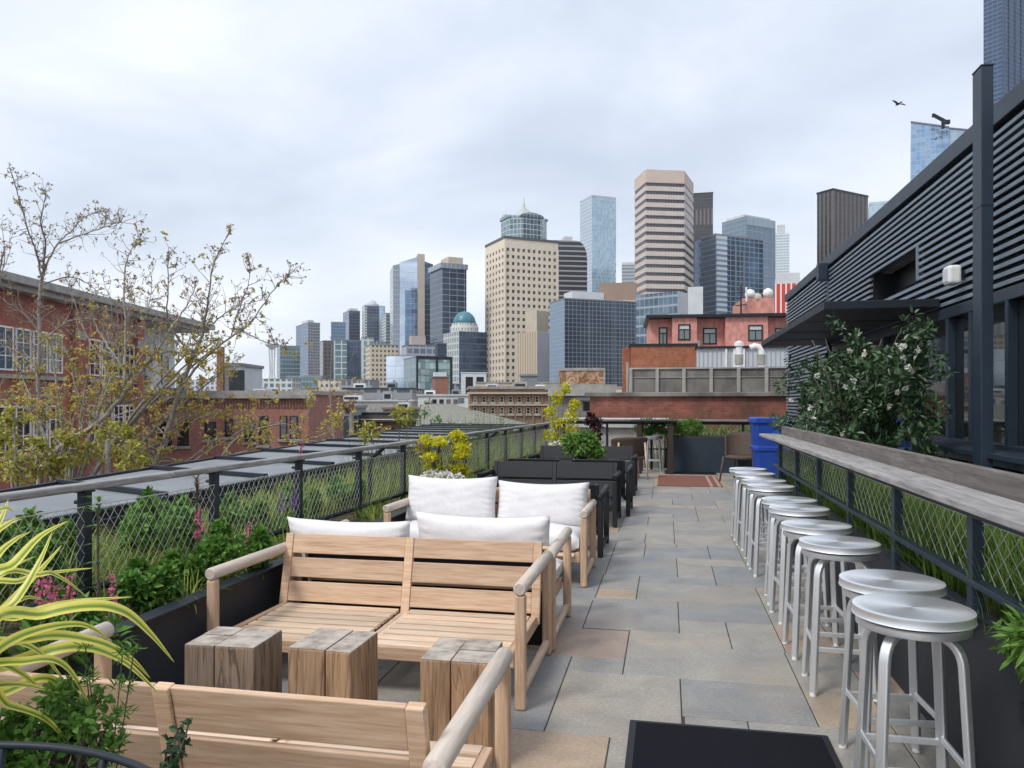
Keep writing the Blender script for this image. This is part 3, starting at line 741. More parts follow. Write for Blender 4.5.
# ================================================================== DARK LOUVRED BUILDING ON THE RIGHT
M['louvre'] = plain('louvre_metal', (.17, .215, .265), .45, .0, .5)
t = thing('louvred_building', 'dark blue grey roof building with horizontal louvres, canopy and glass below', 'building', (0, 0, 0))
FX = 2.80
def siding(y0, y1, z0, z1, x=FX, pitch=.074):
    mb = MB(); k = round((z1-z0)/pitch); p = (z1-z0)/k
    for i in range(k):
        z = z0+i*p
        pr = [(x, z+.016), (x-.042, z+.001), (x-.046, z+.004), (x-.046, z+.034), (x-.041, z+.040), (x, z+.042)]
        n = len(pr)
        vs = [(a, y0, b_) for a, b_ in pr]+[(a, y1, b_) for a, b_ in pr]
        fs = [(j, (j+1) % n, n+(j+1) % n, n+j) for j in range(n)]+[tuple(range(n-1, -1, -1)), tuple(range(n, 2*n))]
        mb.add(vs, [f[::-1] for f in fs])
    return mb
for (a, b_, z0, z1) in [(3.0, 14.2, 2.47, 2.86), (3.0, 9.36, 2.86, 3.25), (11.45, 14.2, 2.86, 3.25), (3.0, 14.2, 3.25, 3.84), (14.36, 19.1, .02, 3.84)]:
    siding(a, b_, z0, z1).build('louvre_siding', M['louvre'], t)
mb = MB(); mb.box(FX+.002, FX+.06, 3.0, 9.36, 2.45, 3.86); mb.box(FX+.002, FX+.06, 11.45, 19.1, 2.45, 3.86); mb.box(FX+.002, FX+.06, 9.36, 11.45, 2.45, 2.86); mb.box(FX+.002, FX+.06, 9.36, 11.45, 3.25, 3.86)
mb.box(FX+.062, 8, 19.0, 19.1, 0, 3.86); mb.box(FX+.002, FX+.06, 13.9, 19.1, 0, 2.448)
mb.build('wall_backing', M['black'], t)
MB().box(FX-.07, 8, 3.0, 19.14, 3.86, 4.03).build('parapet_cap', M['column'], t, bevel=.006)
MB().box(FX-.05, FX-.001, 14.203, 14.357, 0, 3.86).build('corner_trim', M['column'], t, bevel=.004)
MB().box(FX-.22, FX-.06, 14.18, 14.38, 3.62, 3.92).build('gutter_box', M['column'], t, bevel=.01)
rc = MB(); rc.box(FX+.28, FX+.30, 9.3, 11.5, 2.8, 3.3); rc.box(FX+.062, FX+.28, 9.30, 9.36, 2.84, 3.27); rc.box(FX+.062, FX+.28, 11.45, 11.5, 2.84, 3.27); rc.build('window_recess', M['black'], t)
sl_ = MB(); sl_.add([(FX-.02, 9.38, 2.865), (FX-.02, 11.43, 2.865), (FX+.27, 11.43, 2.99), (FX+.27, 9.38, 2.99)], [(0, 1, 2, 3)]); sl_.build('sloped_sill', plain('zinc', (.30, .33, .36), .5), t)
MB().box(FX-.06, FX-.035, 9.345, 9.375, 2.86, 3.25).build('window_jamb', M['louvre'], t)
ca = MB(); ca.box(1.62, FX-.06, 8.6, 14.1, 2.475, 2.56); ca.build('canopy', M['slate'], t, bevel=.004)
for y in (9.9, 11.3, 12.7): MB().box(1.66, FX-.07, y, y+.012, 2.468, 2.4745).build('canopy_joint', M['black'], t)
# glazing below
MB().box(FX+.03, FX+.05, 3.0, 13.9, .30, 2.44).build('glazing', M['glass'], t)
fr = MB()
for y in (3.6, 5.2, 6.25, 7.06, 7.85, 8.45, 9.6, 10.8, 12.0, 13.2, 13.85):
    MB().box(FX-.045, FX+.029, y-.035, y+.035, .30, 2.44).build('mullion', M['column'], t, bevel=.004)
for z0, z1 in ((1.05, 1.14), (2.34, 2.445)): MB().box(FX-.05, FX+.028, 3.0, 13.9, z0, z1).build('transom', M['column'], t, bevel=.004)
MB().box(FX+1.2, FX+1.25, 3.0, 13.9, 0, 2.44).build('inner_wall', plain('dark_interior', (.03, .028, .03), .9), t)
sk = MB()
for i in range(7): sk.box(FX-.10, FX-.055, 3.0, 8.6, .36+i*.10, .36+i*.10+.07)
sk.build('slatted_apron', M['louvre'], t)
MB().box(FX-.34, FX-.05, 3.0, 8.6, 1.055, 1.10).build('window_ledge', M['column'], t, bevel=.006)
MB().box(FX, 8, 3.0, 19.0, 3.70, 3.72).build('roof', M['roofgrey'], t)
c_ = thing('steel_column', 'tall blue grey steel column standing before the louvred building', 'column', (2.455, 6.75, 0))
MB().box(-.034, .055, -.09, .09, 0, 4.14).build('shaft', M['column'], c_, bevel=.006)
MB().box(-.038, .06, -.095, .095, 4.141, 4.155).build('cap', M['column'], c_, bevel=.004)
MB().box(-.0365, .0575, -.0925, .0925, 3.04, 3.05).build('joint_band', M['slate'], c_)
c_ = thing('floodlight', 'small white floodlight fixed on the dark louvres beside the column', 'lamp', (FX-.14, 7.98, 2.70))
MB().box(-.07, .05, -.085, .085, -.09, .09).build('housing', M['white'], c_, bevel=.03, seg=3)
MB().box(.05, .09, -.03, .03, -.04, .04).build('bracket', M['slate'], c_)
MB().box(-.074, -.069, -.06, .06, -.06, .06).build('lens', plain('lamp_lens', (.6, .62, .64), .25), c_)
c_ = thing('wall_lantern', 'narrow black lantern hanging below the canopy', 'lamp', (2.60, 13.4, 2.1))
MB().box(-.06, .06, -.06, .06, -.17, .2).build('body', M['black'], c_, bevel=.01)
MB().box(-.02, .02, -.02, .02, .2, .375).build('stem', M['black'], c_)
# camellia in front of it
r = random.Random(11)
c_ = thing('flowering_bush', 'tall dark glossy bush with white blooms before the louvred building', 'bush', (1.80, 8.1, .6))
w = MB(); lf = MB(); fl = MB()
for k in range(11):
    a = r.uniform(0, 6.28); q = r.uniform(.25, .62); zt = r.uniform(.7, 1.6)
    pts = bent((r.uniform(-.08, .08), r.uniform(-.2, .2), 0), (math.cos(a)*q*.2, math.sin(a)*q*.3, zt*.6), (math.cos(a)*q*.8, math.sin(a)*q*1.5, zt), 6)
    w.tube(pts, [.022-.0028*i for i in range(7)], 6)
w.build('stems', M['bark_d'], c_, smooth=True)
blobs = [((0, .2, .55), (.40, .85, .42), 2300), ((-.05, .1, .92), (.38, .75, .36), 1700), ((.05, -.05, 1.2), (.20, .36, .26), 620), ((.28, -.5, 1.12), (.22, .36, .30), 620), ((-.22, 1.0, .75), (.25, .45, .42), 650), ((-.30, .25, .35), (.26, .8, .3), 900), ((.0, .05, 1.45), (.09, .13, .16), 120), ((.34, -.72, 1.34), (.10, .14, .18), 130), ((-.22, .75, 1.08), (.16, .28, .22), 220), ((.06, .4, 1.30), (.12, .2, .2), 200), ((.32, -.45, .55), (.2, .4, .4), 380)]
for c, rad, n in blobs: clump(lf, (c[0]+.06, c[1]*.92, c[2]), (rad[0]*.9, rad[1]*.85, rad[2]), int(n*.62), .085, .04, r, .25, .5)
for _ in range(90):
    c, rad, n = r.choice(blobs); d = rdir(r); p = Vector(c)+Vector((d.x*rad[0], d.y*rad[1], d.z*rad[2]))*r.uniform(.95, 1.15)
    sp_ = [p+d*(.05*i)+rdir(r)*.012*i for i in range(4)]
    for q in sp_: clump(lf, q, .045, 9, .075, .035, r, .1, .7)
lf.build('foliage', LEAF['dark'], c_)
for _ in range(46):
    c, rad, n = blobs[r.choice([0, 0, 1, 2, 2, 3, 3, 4, 5, 7])]; d = rdir(r); d.x = -abs(d.x) if r.random() < .75 else d.x; d.y = -abs(d.y) if r.random() < .6 else d.y
    p = Vector(c)+Vector((d.x*rad[0], d.y*rad[1], d.z*rad[2]))*.98
    q = MB(); clump(q, (0, 0, 0), .015*r.uniform(.7, 1.25), 20, .023, .023, r, .1, .9)
    q.build('blossom', LEAF['white'], c_, loc=p)
# ================================================================== GROUND AND CITY
GZ = -14.0
mb = MB(); mb.box(-1850, 1850, -250, 1850, GZ-.5, GZ)
setp(mb.build('ground', sheet('street_ground', (.10, .10, .10), (.2, .195, .19), .05, .9)), kind='structure')
# the block under the terrace
t = thing('terrace_building', 'building block carrying the roof terrace', 'building', (0, 0, 0))
mb = MB(); mb.box(-4.55, 8.2, -1.5, 19.2, GZ, -.302)
mb.build('walls', brickm('terrace_brick', (.25, .09, .06), (.3, .12, .08), (.3, .28, .26)), t)
def frame(px, f, theta):
    o = P(px, HY, f); return o.x, o.y, YAW+theta
def tower(name, label, cat, pl, pc, pr, ytop, f, mr, ml, theta=None, roof=None, depth=None, zb=GZ, group=None, part='walls'):
    """block whose near vertical edge stands at pc; right face runs to pr, left face to pl"""
    theta = R(18) if theta is None else R(theta)
    if depth is not None and pc > 512: theta = min(theta, -math.atan((pl+.4*(pc-pl)-512)/FPX)+R(1.0))
    ct, st = math.cos(theta), math.sin(theta)
    rc = (pc-512)/FPX*f; uR = (pr-512)/FPX; uL = (pl-512)/FPX
    wR = (uR*f-rc)/(ct-uR*st)
    dn = (st+uL*ct)
    wL = (rc-uL*f)/dn if depth is None else depth
    x, y, rz = frame(pc, f, theta); h = EYE+(HY-ytop)/FPX*f-zb
    t = thing(name, label, cat, (x, y, zb), rz, group)
    mb = MB(); mb.box(0, wR, 0, wL, 0, h)
    # faces: bottom, top, front, back, left, right
    mb.mi = {0: 2, 1: 2, 2: 0, 3: 0, 4: 1, 5: 1}
    mb.build(part, [mr, ml, roof or M['gravelroof']], t)
    t['_d'] = 0; del t['_d']
    return t, wR, wL, h
def dv(px, f): return px*f/FPX
lb = lambda px, f: (px-512)/FPX*f
FR = (.42, .44, .46)
SKYG = (.20, .27, .36)
fm = {}
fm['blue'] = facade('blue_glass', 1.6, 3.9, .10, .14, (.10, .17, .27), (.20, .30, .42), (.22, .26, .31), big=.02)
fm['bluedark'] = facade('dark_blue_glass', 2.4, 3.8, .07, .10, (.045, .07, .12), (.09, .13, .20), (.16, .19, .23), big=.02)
fm['teal'] = facade('teal_glass', 2.2, 3.6, .08, .20, (.08, .15, .18), (.20, .30, .33), (.30, .34, .36))
fm['pale'] = facade('pale_glass', 1.5, 3.6, .12, .10, (.30, .44, .54), (.52, .64, .72), (.42, .52, .60), vary=1, metal=.4)
fm['paleside'] = facade('pale_glass_side', 1.5, 3.6, .14, .16, (.38, .46, .53), (.50, .58, .65), (.55, .60, .65), metal=.3)
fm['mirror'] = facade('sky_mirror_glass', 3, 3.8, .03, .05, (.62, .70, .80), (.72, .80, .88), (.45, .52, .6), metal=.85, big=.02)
fm['cream_apt'] = facade('cream_apartments', 2.6, 3.1, .52, .5, (.06, .07, .09), (.22, .22, .2), (.62, .53, .40), metal=.2, wob=0)
fm['white_apt'] = facade('white_apartments', 3.2, 3.2, .35, .35, (.10, .14, .18), (.25, .32, .38), (.62, .63, .62), metal=.3, wob=0)
fm['grey_apt'] = facade('grey_apartments', 2.4, 3.1, .3, .3, (.08, .10, .14), (.22, .27, .32), (.32, .33, .35), metal=.3, wob=0)
fm['brown'] = facade('brown_fins', 4.4, 4, .42, .04, (.035, .032, .034), (.06, .055, .055), (.15, .125, .115), metal=.25)
fm['brownl'] = facade('brown_fins_left', 3.2, 4, .42, .04, (.03, .03, .032), (.05, .048, .05), (.12, .105, .1), metal=.25)
fm['beigeplain'] = sheet('beige_stone', (.46, .39, .30), (.56, .48, .38), .3, .85)
fm['greyslab'] = sheet('pale_grey_slab', (.52, .54, .56), (.6, .62, .64), .3, .8)
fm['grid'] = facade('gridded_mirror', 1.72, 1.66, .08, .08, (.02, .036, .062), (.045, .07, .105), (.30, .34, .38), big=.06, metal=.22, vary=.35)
fm['gridl'] = facade('gridded_mirror_side', 1.72, 1.66, .07, .07, (.16, .23, .32), (.20, .27, .36), (.28, .34, .40), metal=.3)
fm['black'] = facade('black_tower_glass', 3, 4, .3, .3, (.02, .022, .026), (.05, .052, .05), (.035, .035, .04), metal=.2)
TP = facade('tower_panes', 2.4, 3.7, .12, .1, (.05, .048, .046), (.20, .18, .15), (.25, .21, .17), metal=.2)
# --- beige punched tower with glass crown
f = 500
t, w, d, h = tower('beige_tower', 'beige tower of many punched windows under a domed glass crown', 'tower', 486.5, 505, 557, 238, f, TP, TP, 24, part='glazing')
tb = sheet('tower_stone', (.72, .63, .50), (.80, .70, .57), .3, .85); nx, nz = 18, 31; st_h = (h-46-3)/ (nz)
grid = MB(); z0 = 46-14
def gridface(mb, W_, H0, H1, nx, nz, axis, pier=.5, sp=.5, out=.55):
    cw = W_/nx; ch = (H1-H0)/nz
    for i in range(nx+1):
        x = i*cw; a, b_ = x-cw*pier/2, x+cw*pier/2
        if axis == 'x': mb.box(a, b_, -out, -.002, H0, H1)
        else: mb.box(-out, -.002, a, b_, H0, H1)
    for k in range(nz+1):
        z = H0+k*ch
        for i in range(nx):
            a, b_ = i*cw+cw*pier/2+.003, (i+1)*cw-cw*pier/2-.003
            if axis == 'x': mb.box(a, b_, -out+.05, -.002, z-ch*sp/2, z+ch*sp/2)
            else: mb.box(-out+.05, -.002, a, b_, z-ch*sp/2, z+ch*sp/2)
g1 = MB(); gridface(g1, w, 4, h-5, 10, 25, 'x', .50, .52); g1.box(-.55, w+.55, -.56, -.002, h-6.2, h-.3); g1.build('stone_grid', tb, t)
g2 = MB(); gridface(g2, d, 4, h-5, 6, 25, 'y', .50, .52); g2.box(-.56, -.002, .003, d+.5, h-6.2, h-.3); g2.build('stone_grid', tb, t)
g3 = MB(); g3.box(-.9, w+.9, -.9, d+.9, h-.3, h+1.3)
g3.build('roof_slab', plain('bronze_roof', (.10, .095, .10), .6), t)
cx, cy = w*.52, d*.42; RX, RY = w*.37, d*.40
cm = facade('crown_glass', 2.6, 3.4, .12, .14, (.10, .17, .20), (.34, .44, .48), (.52, .56, .56), metal=.5)
q = MB(); c8 = [(cx+RX*a, cy+RY*b_) for a, b_ in [(-1, -.5), (-.5, -1), (.5, -1), (1, -.5), (1, .5), (.5, 1), (-.5, 1), (-1, .5)]]
q.prism(c8, h+1.3, h+15.5); q.build('crown_drum', cm, t)
q = MB(); n = 12     # barrel gables
for ax in (0, 1):
    rr = RX*.62 if ax == 0 else RY*.62; vs = []
    for s in (-1, 1):
        for i in range(n+1):
            a = math.pi*i/n; off = math.cos(a)*rr*1.0; zz_ = h+15.5+math.sin(a)*3.0
            vs.append((cx+off, cy+s*RY*1.04, zz_) if ax == 0 else (cx+s*RX*1.04, cy+off, zz_))
    fs = [(i, i+1, n+2+i, n+1+i) for i in range(n)]+[tuple(range(n+1)), tuple(range(2*n+1, n, -1))]
    q.add(vs, fs)
q.build('barrel_gable', cm, t)
q = MB(); top = h+29; s8 = [(cx+(x-cx)*.62, cy+(y-cy)*.62) for x, y in c8]; zb_ = h+17.6
q.prism([(cx+(x-cx)*.76, cy+(y-cy)*.76) for x, y in c8], h+15.5, zb_)
vs = [(x, y, zb_) for x, y in s8]+[(cx+(x-cx)*.06, cy+(y-cy)*.06, top-3.4) for x, y in s8]
q.add(vs, [(i, (i+1) % 8, 8+(i+1) % 8, 8+i) for i in range(8)]+[tuple(range(8, 16))]); q.build('pyramid_roof', sheet('crown_roof', (.40, .42, .43), (.5, .52, .53), .4, .5), t)
MB().lathe([(.9, top-3.6), (.9, top-1.4), (.5, top-1.2), (.25, top+2.6)], 8, (cx, cy, 0)).build('finial', fm['greyslab'], t)
# --- black banded tower with rounded shoulder
f = 620; x, y, rz = frame(553, f, R(8))
t = thing('banded_tower', 'black tower with thin white bands and a rounded right shoulder', 'tower', (x, y, GZ), rz)
W_ = lb(588, f)-lb(553, f); H_ = EYE+(HY-240)/FPX*f-GZ
prof = [(0, 0)]; rs = W_*.52
for i in range(10):
    a = math.pi/2*i/9; prof.append((W_-rs*.55*(1-math.cos(a)), H_-rs*(1-math.sin(a)) if False else H_-rs+rs*math.sin(a)))
prof = [(0, 0), (W_, 0)]+[(W_-rs*.6+rs*.6*math.cos(math.pi/2*i/9), H_-rs+rs*math.sin(math.pi/2*i/9)) for i in range(10)]+[(0, H_)]
mb = MB(); n = len(prof); D_ = 30
mb.add([(a, 0, b_) for a, b_ in prof]+[(a, D_, b_) for a, b_ in prof], [tuple(range(n)), tuple(range(2*n-1, n-1, -1))]+[(j, n+j, n+(j+1) % n, (j+1) % n) for j in range(n)])
mb.build('walls', facade('banded_black', 80, dv(5.0, f), 0, .30, (.03, .032, .036), (.05, .05, .055), (.34, .34, .36), metal=.3), t)
MB().box(W_*.35, W_*.6, 4, 14, H_, H_+4).build('plant_room', fm['greyslab'], t)
# --- pale speckled glass tower
f = 760
t, w, d, h = tower('pale_glass_tower', 'slender pale blue tower of speckled glass', 'tower', 580, 592, 616, 196, f, fm['pale'], fm['paleside'], 22)
MB().box(-.2, w+.2, -.2, d+.2, h, h+1.2).build('roof_edge', fm['greyslab'], t)
mb = MB(); mb.box(.3, w-.3, -.6, -.05, 0, h*.50-6); 
mb.build('lower_glass', facade('lower_bluedark', 1.6, 3.4, .1, .16, (.07, .12, .18), (.14, .22, .3), (.3, .38, .44), big=.05), t)
# --- cream hexagonal banded tower
f = 480; xs = [635, 646, 684, 693]; ys = [172, 169.5, 169.5, 176]
fs_ = [f+22, f, f+3, f+30]
pts = [P(px, HY, q) for px, q in zip(xs, fs_)]; o0 = pts[1]
t = thing('cream_tower', 'cream stone tower striped with dark window bands, six-sided', 'tower', (o0.x, o0.y, GZ))
poly = [(p.x-o0.x, p.y-o0.y) for p in pts]+[(pts[3].x-o0.x-10, pts[3].y-o0.y+30), (pts[0].x-o0.x+4, pts[0].y-o0.y+30)]
H_ = EYE+(HY-169.5)/FPX*f-GZ
MB().prism(poly, 0, H_-1).build('glazing', facade('cream_glass', 1.9, 40, .22, 0, (.06, .06, .07), (.13, .12, .12), (.16, .14, .13), metal=.3), t)
cxp = sum(p[0] for p in poly)/6; cyp = sum(p[1] for p in poly)/6
op = [(cxp+(a-cxp)*1.018, cyp+(b_-cyp)*1.018) for a, b_ in poly]
pit = dv(8.15, f); z = H_-dv(13, f); 
MB().prism(op, z, H_).build('top_band', sheet('cream_band', (.58, .46, .38), (.64, .52, .44), .2, .85), t)
k = 0
while z > 4:
    z -= pit; MB().prism(op, z, z+pit*.56).build('stone_band', fm.setdefault('band', sheet('cream_stone', (.60, .51, .45), (.66, .57, .51), .2, .85)), t); k += 1
# --- black tower behind
t, w, d, h = tower('black_tower', 'black tower half hidden behind the cream striped one', 'tower', 690, 692, 713, 194.5, 900, fm['black'], fm['black'], 10, depth=30)
MB().box(0, w, -.3, -.01, h*.86, h*.93).build('mesh_band', fm['brown'], t)
MB().box(-.4, w+.4, -.4, 30.4, h, h+1.5).build('roof_edge', M['black'], t)
# --- blue pair
f = 640
t, w, d, h = tower('grey_blue_tower', 'tall grey blue glass tower with fine vertical fins', 'tower', 722, 746, 775.5, 216, f, facade('fins_blue', 1.5, 7.2, .28, .05, (.13, .19, .26), (.19, .26, .33), (.30, .35, .40)), facade('fins_blue_side', 1.5, 4, .2, .1, (.16, .22, .28), (.2, .27, .33), (.28, .33, .38)), 30)
MB().box(.4, w-.4, -.35, -.01, h-7, h-.1).build('top_screen', facade('fins_pale', 1.5, 9, .4, .1, (.25, .33, .4), (.3, .38, .45), (.45, .5, .55)), t)
MB().box(2, w-2, 4, d-3, h, h+2.5).build('plant_room', fm['greyslab'], t)
f = 520
t, w, d, h = tower('striped_blue_tower', 'blue glass tower with a white striped corner', 'tower', 694.5, 716, 763, 235, f, facade('striped_blue', 4.2, 3.5, .10, .13, (.04, .085, .15), (.10, .17, .25), (.30, .37, .44), big=.03), facade('striped_left', 2.0, 3.5, .16, .14, (.12, .19, .29), (.22, .30, .40), (.30, .36, .43)), 26)
MB().box(.2, 9.4, -.5, -.01, 0, h-.2).build('white_corner', facade('white_stripes', 60, 3.5, 0, .52, (.24, .32, .40), (.34, .42, .5), (.66, .70, .73), metal=.4), t)
MB().box(16.5, 17.6, -.6, -.01, 0, h-4).build('fin', M['roofgrey'], t); MB().box(24, 25, -.6, -.01, 0, h-9).build('fin', M['roofgrey'], t)
MB().box(3, w-4, 4, d-3, h, h+2.2).build('plant_room', M['roofgrey'], t)
t, w, d, h = tower('white_far_tower', 'pale white tower far behind the blue glass pair', 'tower', 774, 775.5, 789.5, 234, 950, facade('far_white', 3, 3.4, .1, .35, (.42, .50, .56), (.5, .58, .64), (.66, .70, .72), metal=.2), fm['greyslab'], 8, depth=30)
MB().box(2, w*.7, 5, 20, h, h+12).build('plant_room', fm['greyslab'], t)
t, w, d, h = tower('red_block', 'red building with white vertical stripes behind the pink roof', 'building', 771, 775, 800, 284, 190, facade('red_stripes', 1.2, 60, .30, 0, (.50, .045, .03), (.55, .06, .04), (.75, .70, .66), metal=0, rough=.7, wob=0), plain('red_wall', (.5, .05, .035), .7), 12, depth=15)
MB().box(.2, w, .2, 14, h, h+2.6).build('white_top', fm['greyslab'], t)
t, w, d, h = tower('brown_tower', 'dark brown tower with vertical fins behind the louvred roof', 'tower', 817, 833, 868, 190, 520, fm['brown'], fm['brownl'], 30)
MB().box(-.3, w+.3, -.3, d+.3, h, h+1.2).build('roof_edge', M['black'], t)
MB().box(0, w, -.35, -.01, h*.76, h*.765).build('belt', fm['brownl'], t)
t, w, d, h = tower('glass_sliver', 'thin pale blue tower just above the dark roof edge', 'tower', 867, 869, 890, 204, 480, fm['pale'], fm['paleside'], 12, depth=20)
MB().box(0, w, 0, 20, h, h+1).build('roof_edge', fm['greyslab'], t)
# slanted-top glass tower with roof crane
f = 380; th_ = -math.atan((911-512)/FPX)+R(.5); x, y, rz = frame(911, f, th_); H0 = EYE+(HY-122)/FPX*f-GZ
t = thing('slanted_glass_tower', 'light blue glass tower with sloping top behind the dark roof', 'tower', (x, y, GZ), rz)
w1 = (lb(949, f)-lb(911, f))/(math.cos(th_)-(949-512)/FPX*math.sin(th_)); w2 = (lb(990, f)-lb(911, f))/(math.cos(th_)-(990-512)/FPX*math.sin(th_)); mb = MB()
mm = facade('ice_glass', 2.1, 2.2, .05, .08, (.22, .36, .55), (.46, .60, .76), (.42, .53, .66), metal=.45)
hz1 = EYE+(HY-127.2)/FPX*(f+w1*math.sin(th_))-GZ; hz2 = EYE+(HY-131)/FPX*(f+w2*math.sin(th_))-GZ
pr = [(-1.0, 0), (w1, 0), (w1, hz1), (.0, H0)]
mb.add([(a, 0, b_) for a, b_ in pr]+[(a, 30, b_) for a, b_ in pr], [(0, 1, 2, 3), (7, 6, 5, 4), (0, 3, 7, 4), (3, 2, 6, 7), (1, 5, 6, 2)]); mb.build('front_prism', mm, t)
mb = MB(); pr = [(w1+.01, 0), (w2, 0), (w2, hz2), (w1+.01, hz1)]
mb.add([(a, 1.5, b_) for a, b_ in pr]+[(a, 30, b_) for a, b_ in pr], [(0, 1, 2, 3), (7, 6, 5, 4), (0, 3, 7, 4), (3, 2, 6, 7), (1, 5, 6, 2)]); mb.build('side_prism', facade('ice_side', 2.1, 2.2, .05, .08, (.40, .52, .66), (.5, .62, .75), (.55, .65, .75), metal=.4), t)
MB().beam((.6, -.15, H0-1.2), (8.5, -.15, H0-22), .35, .2).build('diagonal_brace', fm['greyslab'], t)
mb = MB(); mb.beam((-.2, -.2, H0+.1), (w1, -.2, hz1+.1), .6, .6); mb.beam((w1+.05, 1.2, hz1+.05), (w2, 1.2, hz2+.05), .5, .5); mb.build('roof_rim', M['roofgrey'], t)
c0 = P(943, 123.5, f-14); c_ = thing('roof_crane', 'small dark maintenance crane perched on the sloping glass tower', 'crane', c0)
c_.scale = (1.5, 1.5, 1.5); MB().beam((0, 0, -1.6), (0, 0, .8), .8, .8).build('mast', M['slate'], c_)
q = MB(); q.beam((1.3, 0, .2), (-3.0, 0, 3.0), .7, .9); q.beam((-2.9, 0, 3.3), (-3.0, 0, 2.2), .5, .5); q.build('boom', M['slate'], c_)
MB().box(.2, 2.0, -.6, .6, -.3, 1.0).build('cab', M['slate'], c_, bevel=.2)
# dark faceted tower, top right
f = 300; xs = [983.5, 1003, 1045]; fs_ = [f+6, f, f+14]; pts = [P(px, HY, q) for px, q in zip(xs, fs_)]; o0 = pts[1]
t = thing('dark_blue_tower', 'very tall dark blue tower cut off by the top right corner', 'tower', (o0.x, o0.y, GZ))
bk_ = [P(1045, HY, f+60), P(986, HY, f+60)]; poly = [(p.x-o0.x, p.y-o0.y) for p in pts+bk_]
H_ = EYE+(HY+120)/FPX*f-GZ
dk = facade('navy_bands', 1.9, 1.75, .10, .34, (.045, .075, .14), (.07, .11, .19), (.10, .14, .21), metal=.5, vary=.6)
MB().prism(poly, 0, H_).build('walls', dk, t)
for i in range(8):
    a = Vector(poly[1]); b_ = Vector(poly[2]); p = a+(b_-a)*(i/7)
    MB().box(p.x-.22, p.x+.22, p.y-.45, p.y-.05, 0, H_).build('fin', plain('navy_fin', (.06, .09, .15), .5) if i == 0 else bpy.data.materials['navy_fin'], t)
# --- centre mid-ground
t, w, d, h = tower('grey_far_block', 'small grey block between the pale and the cream towers', 'tower', 620, 622, 637, 262.5, 900, fm['greyslab'], fm['greyslab'], 8, depth=25)
MB().box(-.02, w, -.3, -.01, h*.6, h-3).build('window_bands', facade('greyband', 40, 4, 0, .5, (.2, .22, .25), (.25, .28, .3), (.40, .42, .44)), t)
t, w, d, h = tower('brown_block', 'tan windowless block behind the gridded glass building', 'building', 594, 600, 637, 283, 420, sheet('tan_wall', (.30, .21, .155), (.35, .25, .19), .2, .85), sheet('tan_wall_side', (.33, .23, .17), (.37, .27, .2), .2, .85), 14, depth=20)
MB().box(-.3, w, -.4, -.01, h*.86, h*.88).build('belt', fm['band'], t)
f = 300
t, w, d, h = tower('gridded_glass_building', 'blue mirror glass office block gridded with white lines', 'building', 549.5, 564.5, 638, 299, f, fm['grid'], fm['gridl'], 20)
MB().box(-.15, w+.15, -.15, d+.15, h, h+.5).build('roof_edge', M['roofgrey'], t)
MB().box(6, 20, 6, d-1, h+.5, h+4.2).build('plant_room', fm['greyslab'], t)
for i in range(4): MB().box(i*w/3-.07 if i else .05, i*w/3+.07, -.2, -.005, 0, h-.1).build('mullion', M['roofgrey'], t)
f = 330
t, w, d, h = tower('tan_office', 'narrow tan stone office leaning against the beige tower', 'building', 516.5, 537, 549.5, 331, f, fm['greyslab'], facade('tan_stripes', 1.6, 60, .5, 0, (.32, .25, .18), (.36, .28, .2), (.52, .43, .33), metal=0, rough=.7, wob=0), 40)
MB().box(.5, w, d*.05, d*.55, h, h+9).build('upper_block', fm['beigeplain'], t)
f = 260
t, w, d, h = tower('ribbon_glass_building', 'glass block with stepped ribbon windows behind the pink roof', 'building', 636, 678, 690, 291, f, fm['greyslab'], facade('ribbon_glass', 1.8, 3.2, .1, .22, (.10, .16, .21), (.26, .34, .4), (.30, .34, .38), big=.06), 52)
f = 240
t, w, d, h = tower('grey_slab_block', 'plain pale grey slab beside the ribbon glass block', 'building', 684, 688, 703, 287, f, fm['greyslab'], sheet('darkslab', (.3, .31, .32), (.36, .37, .38), .3), 10, depth=12)
MB().box(w+.05, w+5, 1, 10, 0, h*.74).build('stone_annex', fm['beigeplain'], t)
# --- twin dark towers
f = 560; x, y, rz = frame(393.5, f, R(14))
t = thing('glass_slab_tower', 'glass tower split by a vertical beige stripe, left of the twin pair', 'tower', (x, y, GZ), rz)
def slab(px0, px1, yt0, yt1, y0, y1, m, nm):
    a = lb(px0, f)-lb(393.5, f); b_ = lb(px1, f)-lb(393.5, f); z0_ = EYE+(HY-yt0)/FPX*f-GZ; z1_ = EYE+(HY-yt1)/FPX*f-GZ
    pr = [(a, 0), (b_, 0), (b_, z1_), (a, z0_)]
    MB().add([(p, y0, z) for p, z in pr]+[(p, y1, z) for p, z in pr], [(0, 1, 2, 3), (7, 6, 5, 4), (0, 3, 7, 4), (3, 2, 6, 7), (1, 5, 6, 2)]).build(nm, m, t)
slab(393.5, 399.5, 264.5, 263, 3, 30, facade('slab_grey', 1.5, 3.6, .2, .2, (.26, .30, .36), (.32, .36, .42), (.36, .39, .43), metal=.3), 'side_wing')
slab(399.6, 417.5, 262, 256, 0, 30, fm['mirror'], 'front_glass')
slab(405, 417.4, 290, 290, -.6, -.05, facade('slab_blue', 3, 3.8, .05, .06, (.16, .25, .38), (.22, .32, .46), (.36, .43, .52), big=.03), 'lower_glass')
slab(417.6, 424.6, 253, 253, -1.2, 28, sheet('beige_strip', (.46, .40, .33), (.52, .46, .38), .2, .8), 'stone_stripe')
slab(424.7, 434, 259, 262, 3, 30, facade('slab_right', 2.5, 3.8, .06, .1, (.10, .16, .24), (.18, .25, .34), (.24, .3, .37), big=.03), 'rear_glass')
f = 500
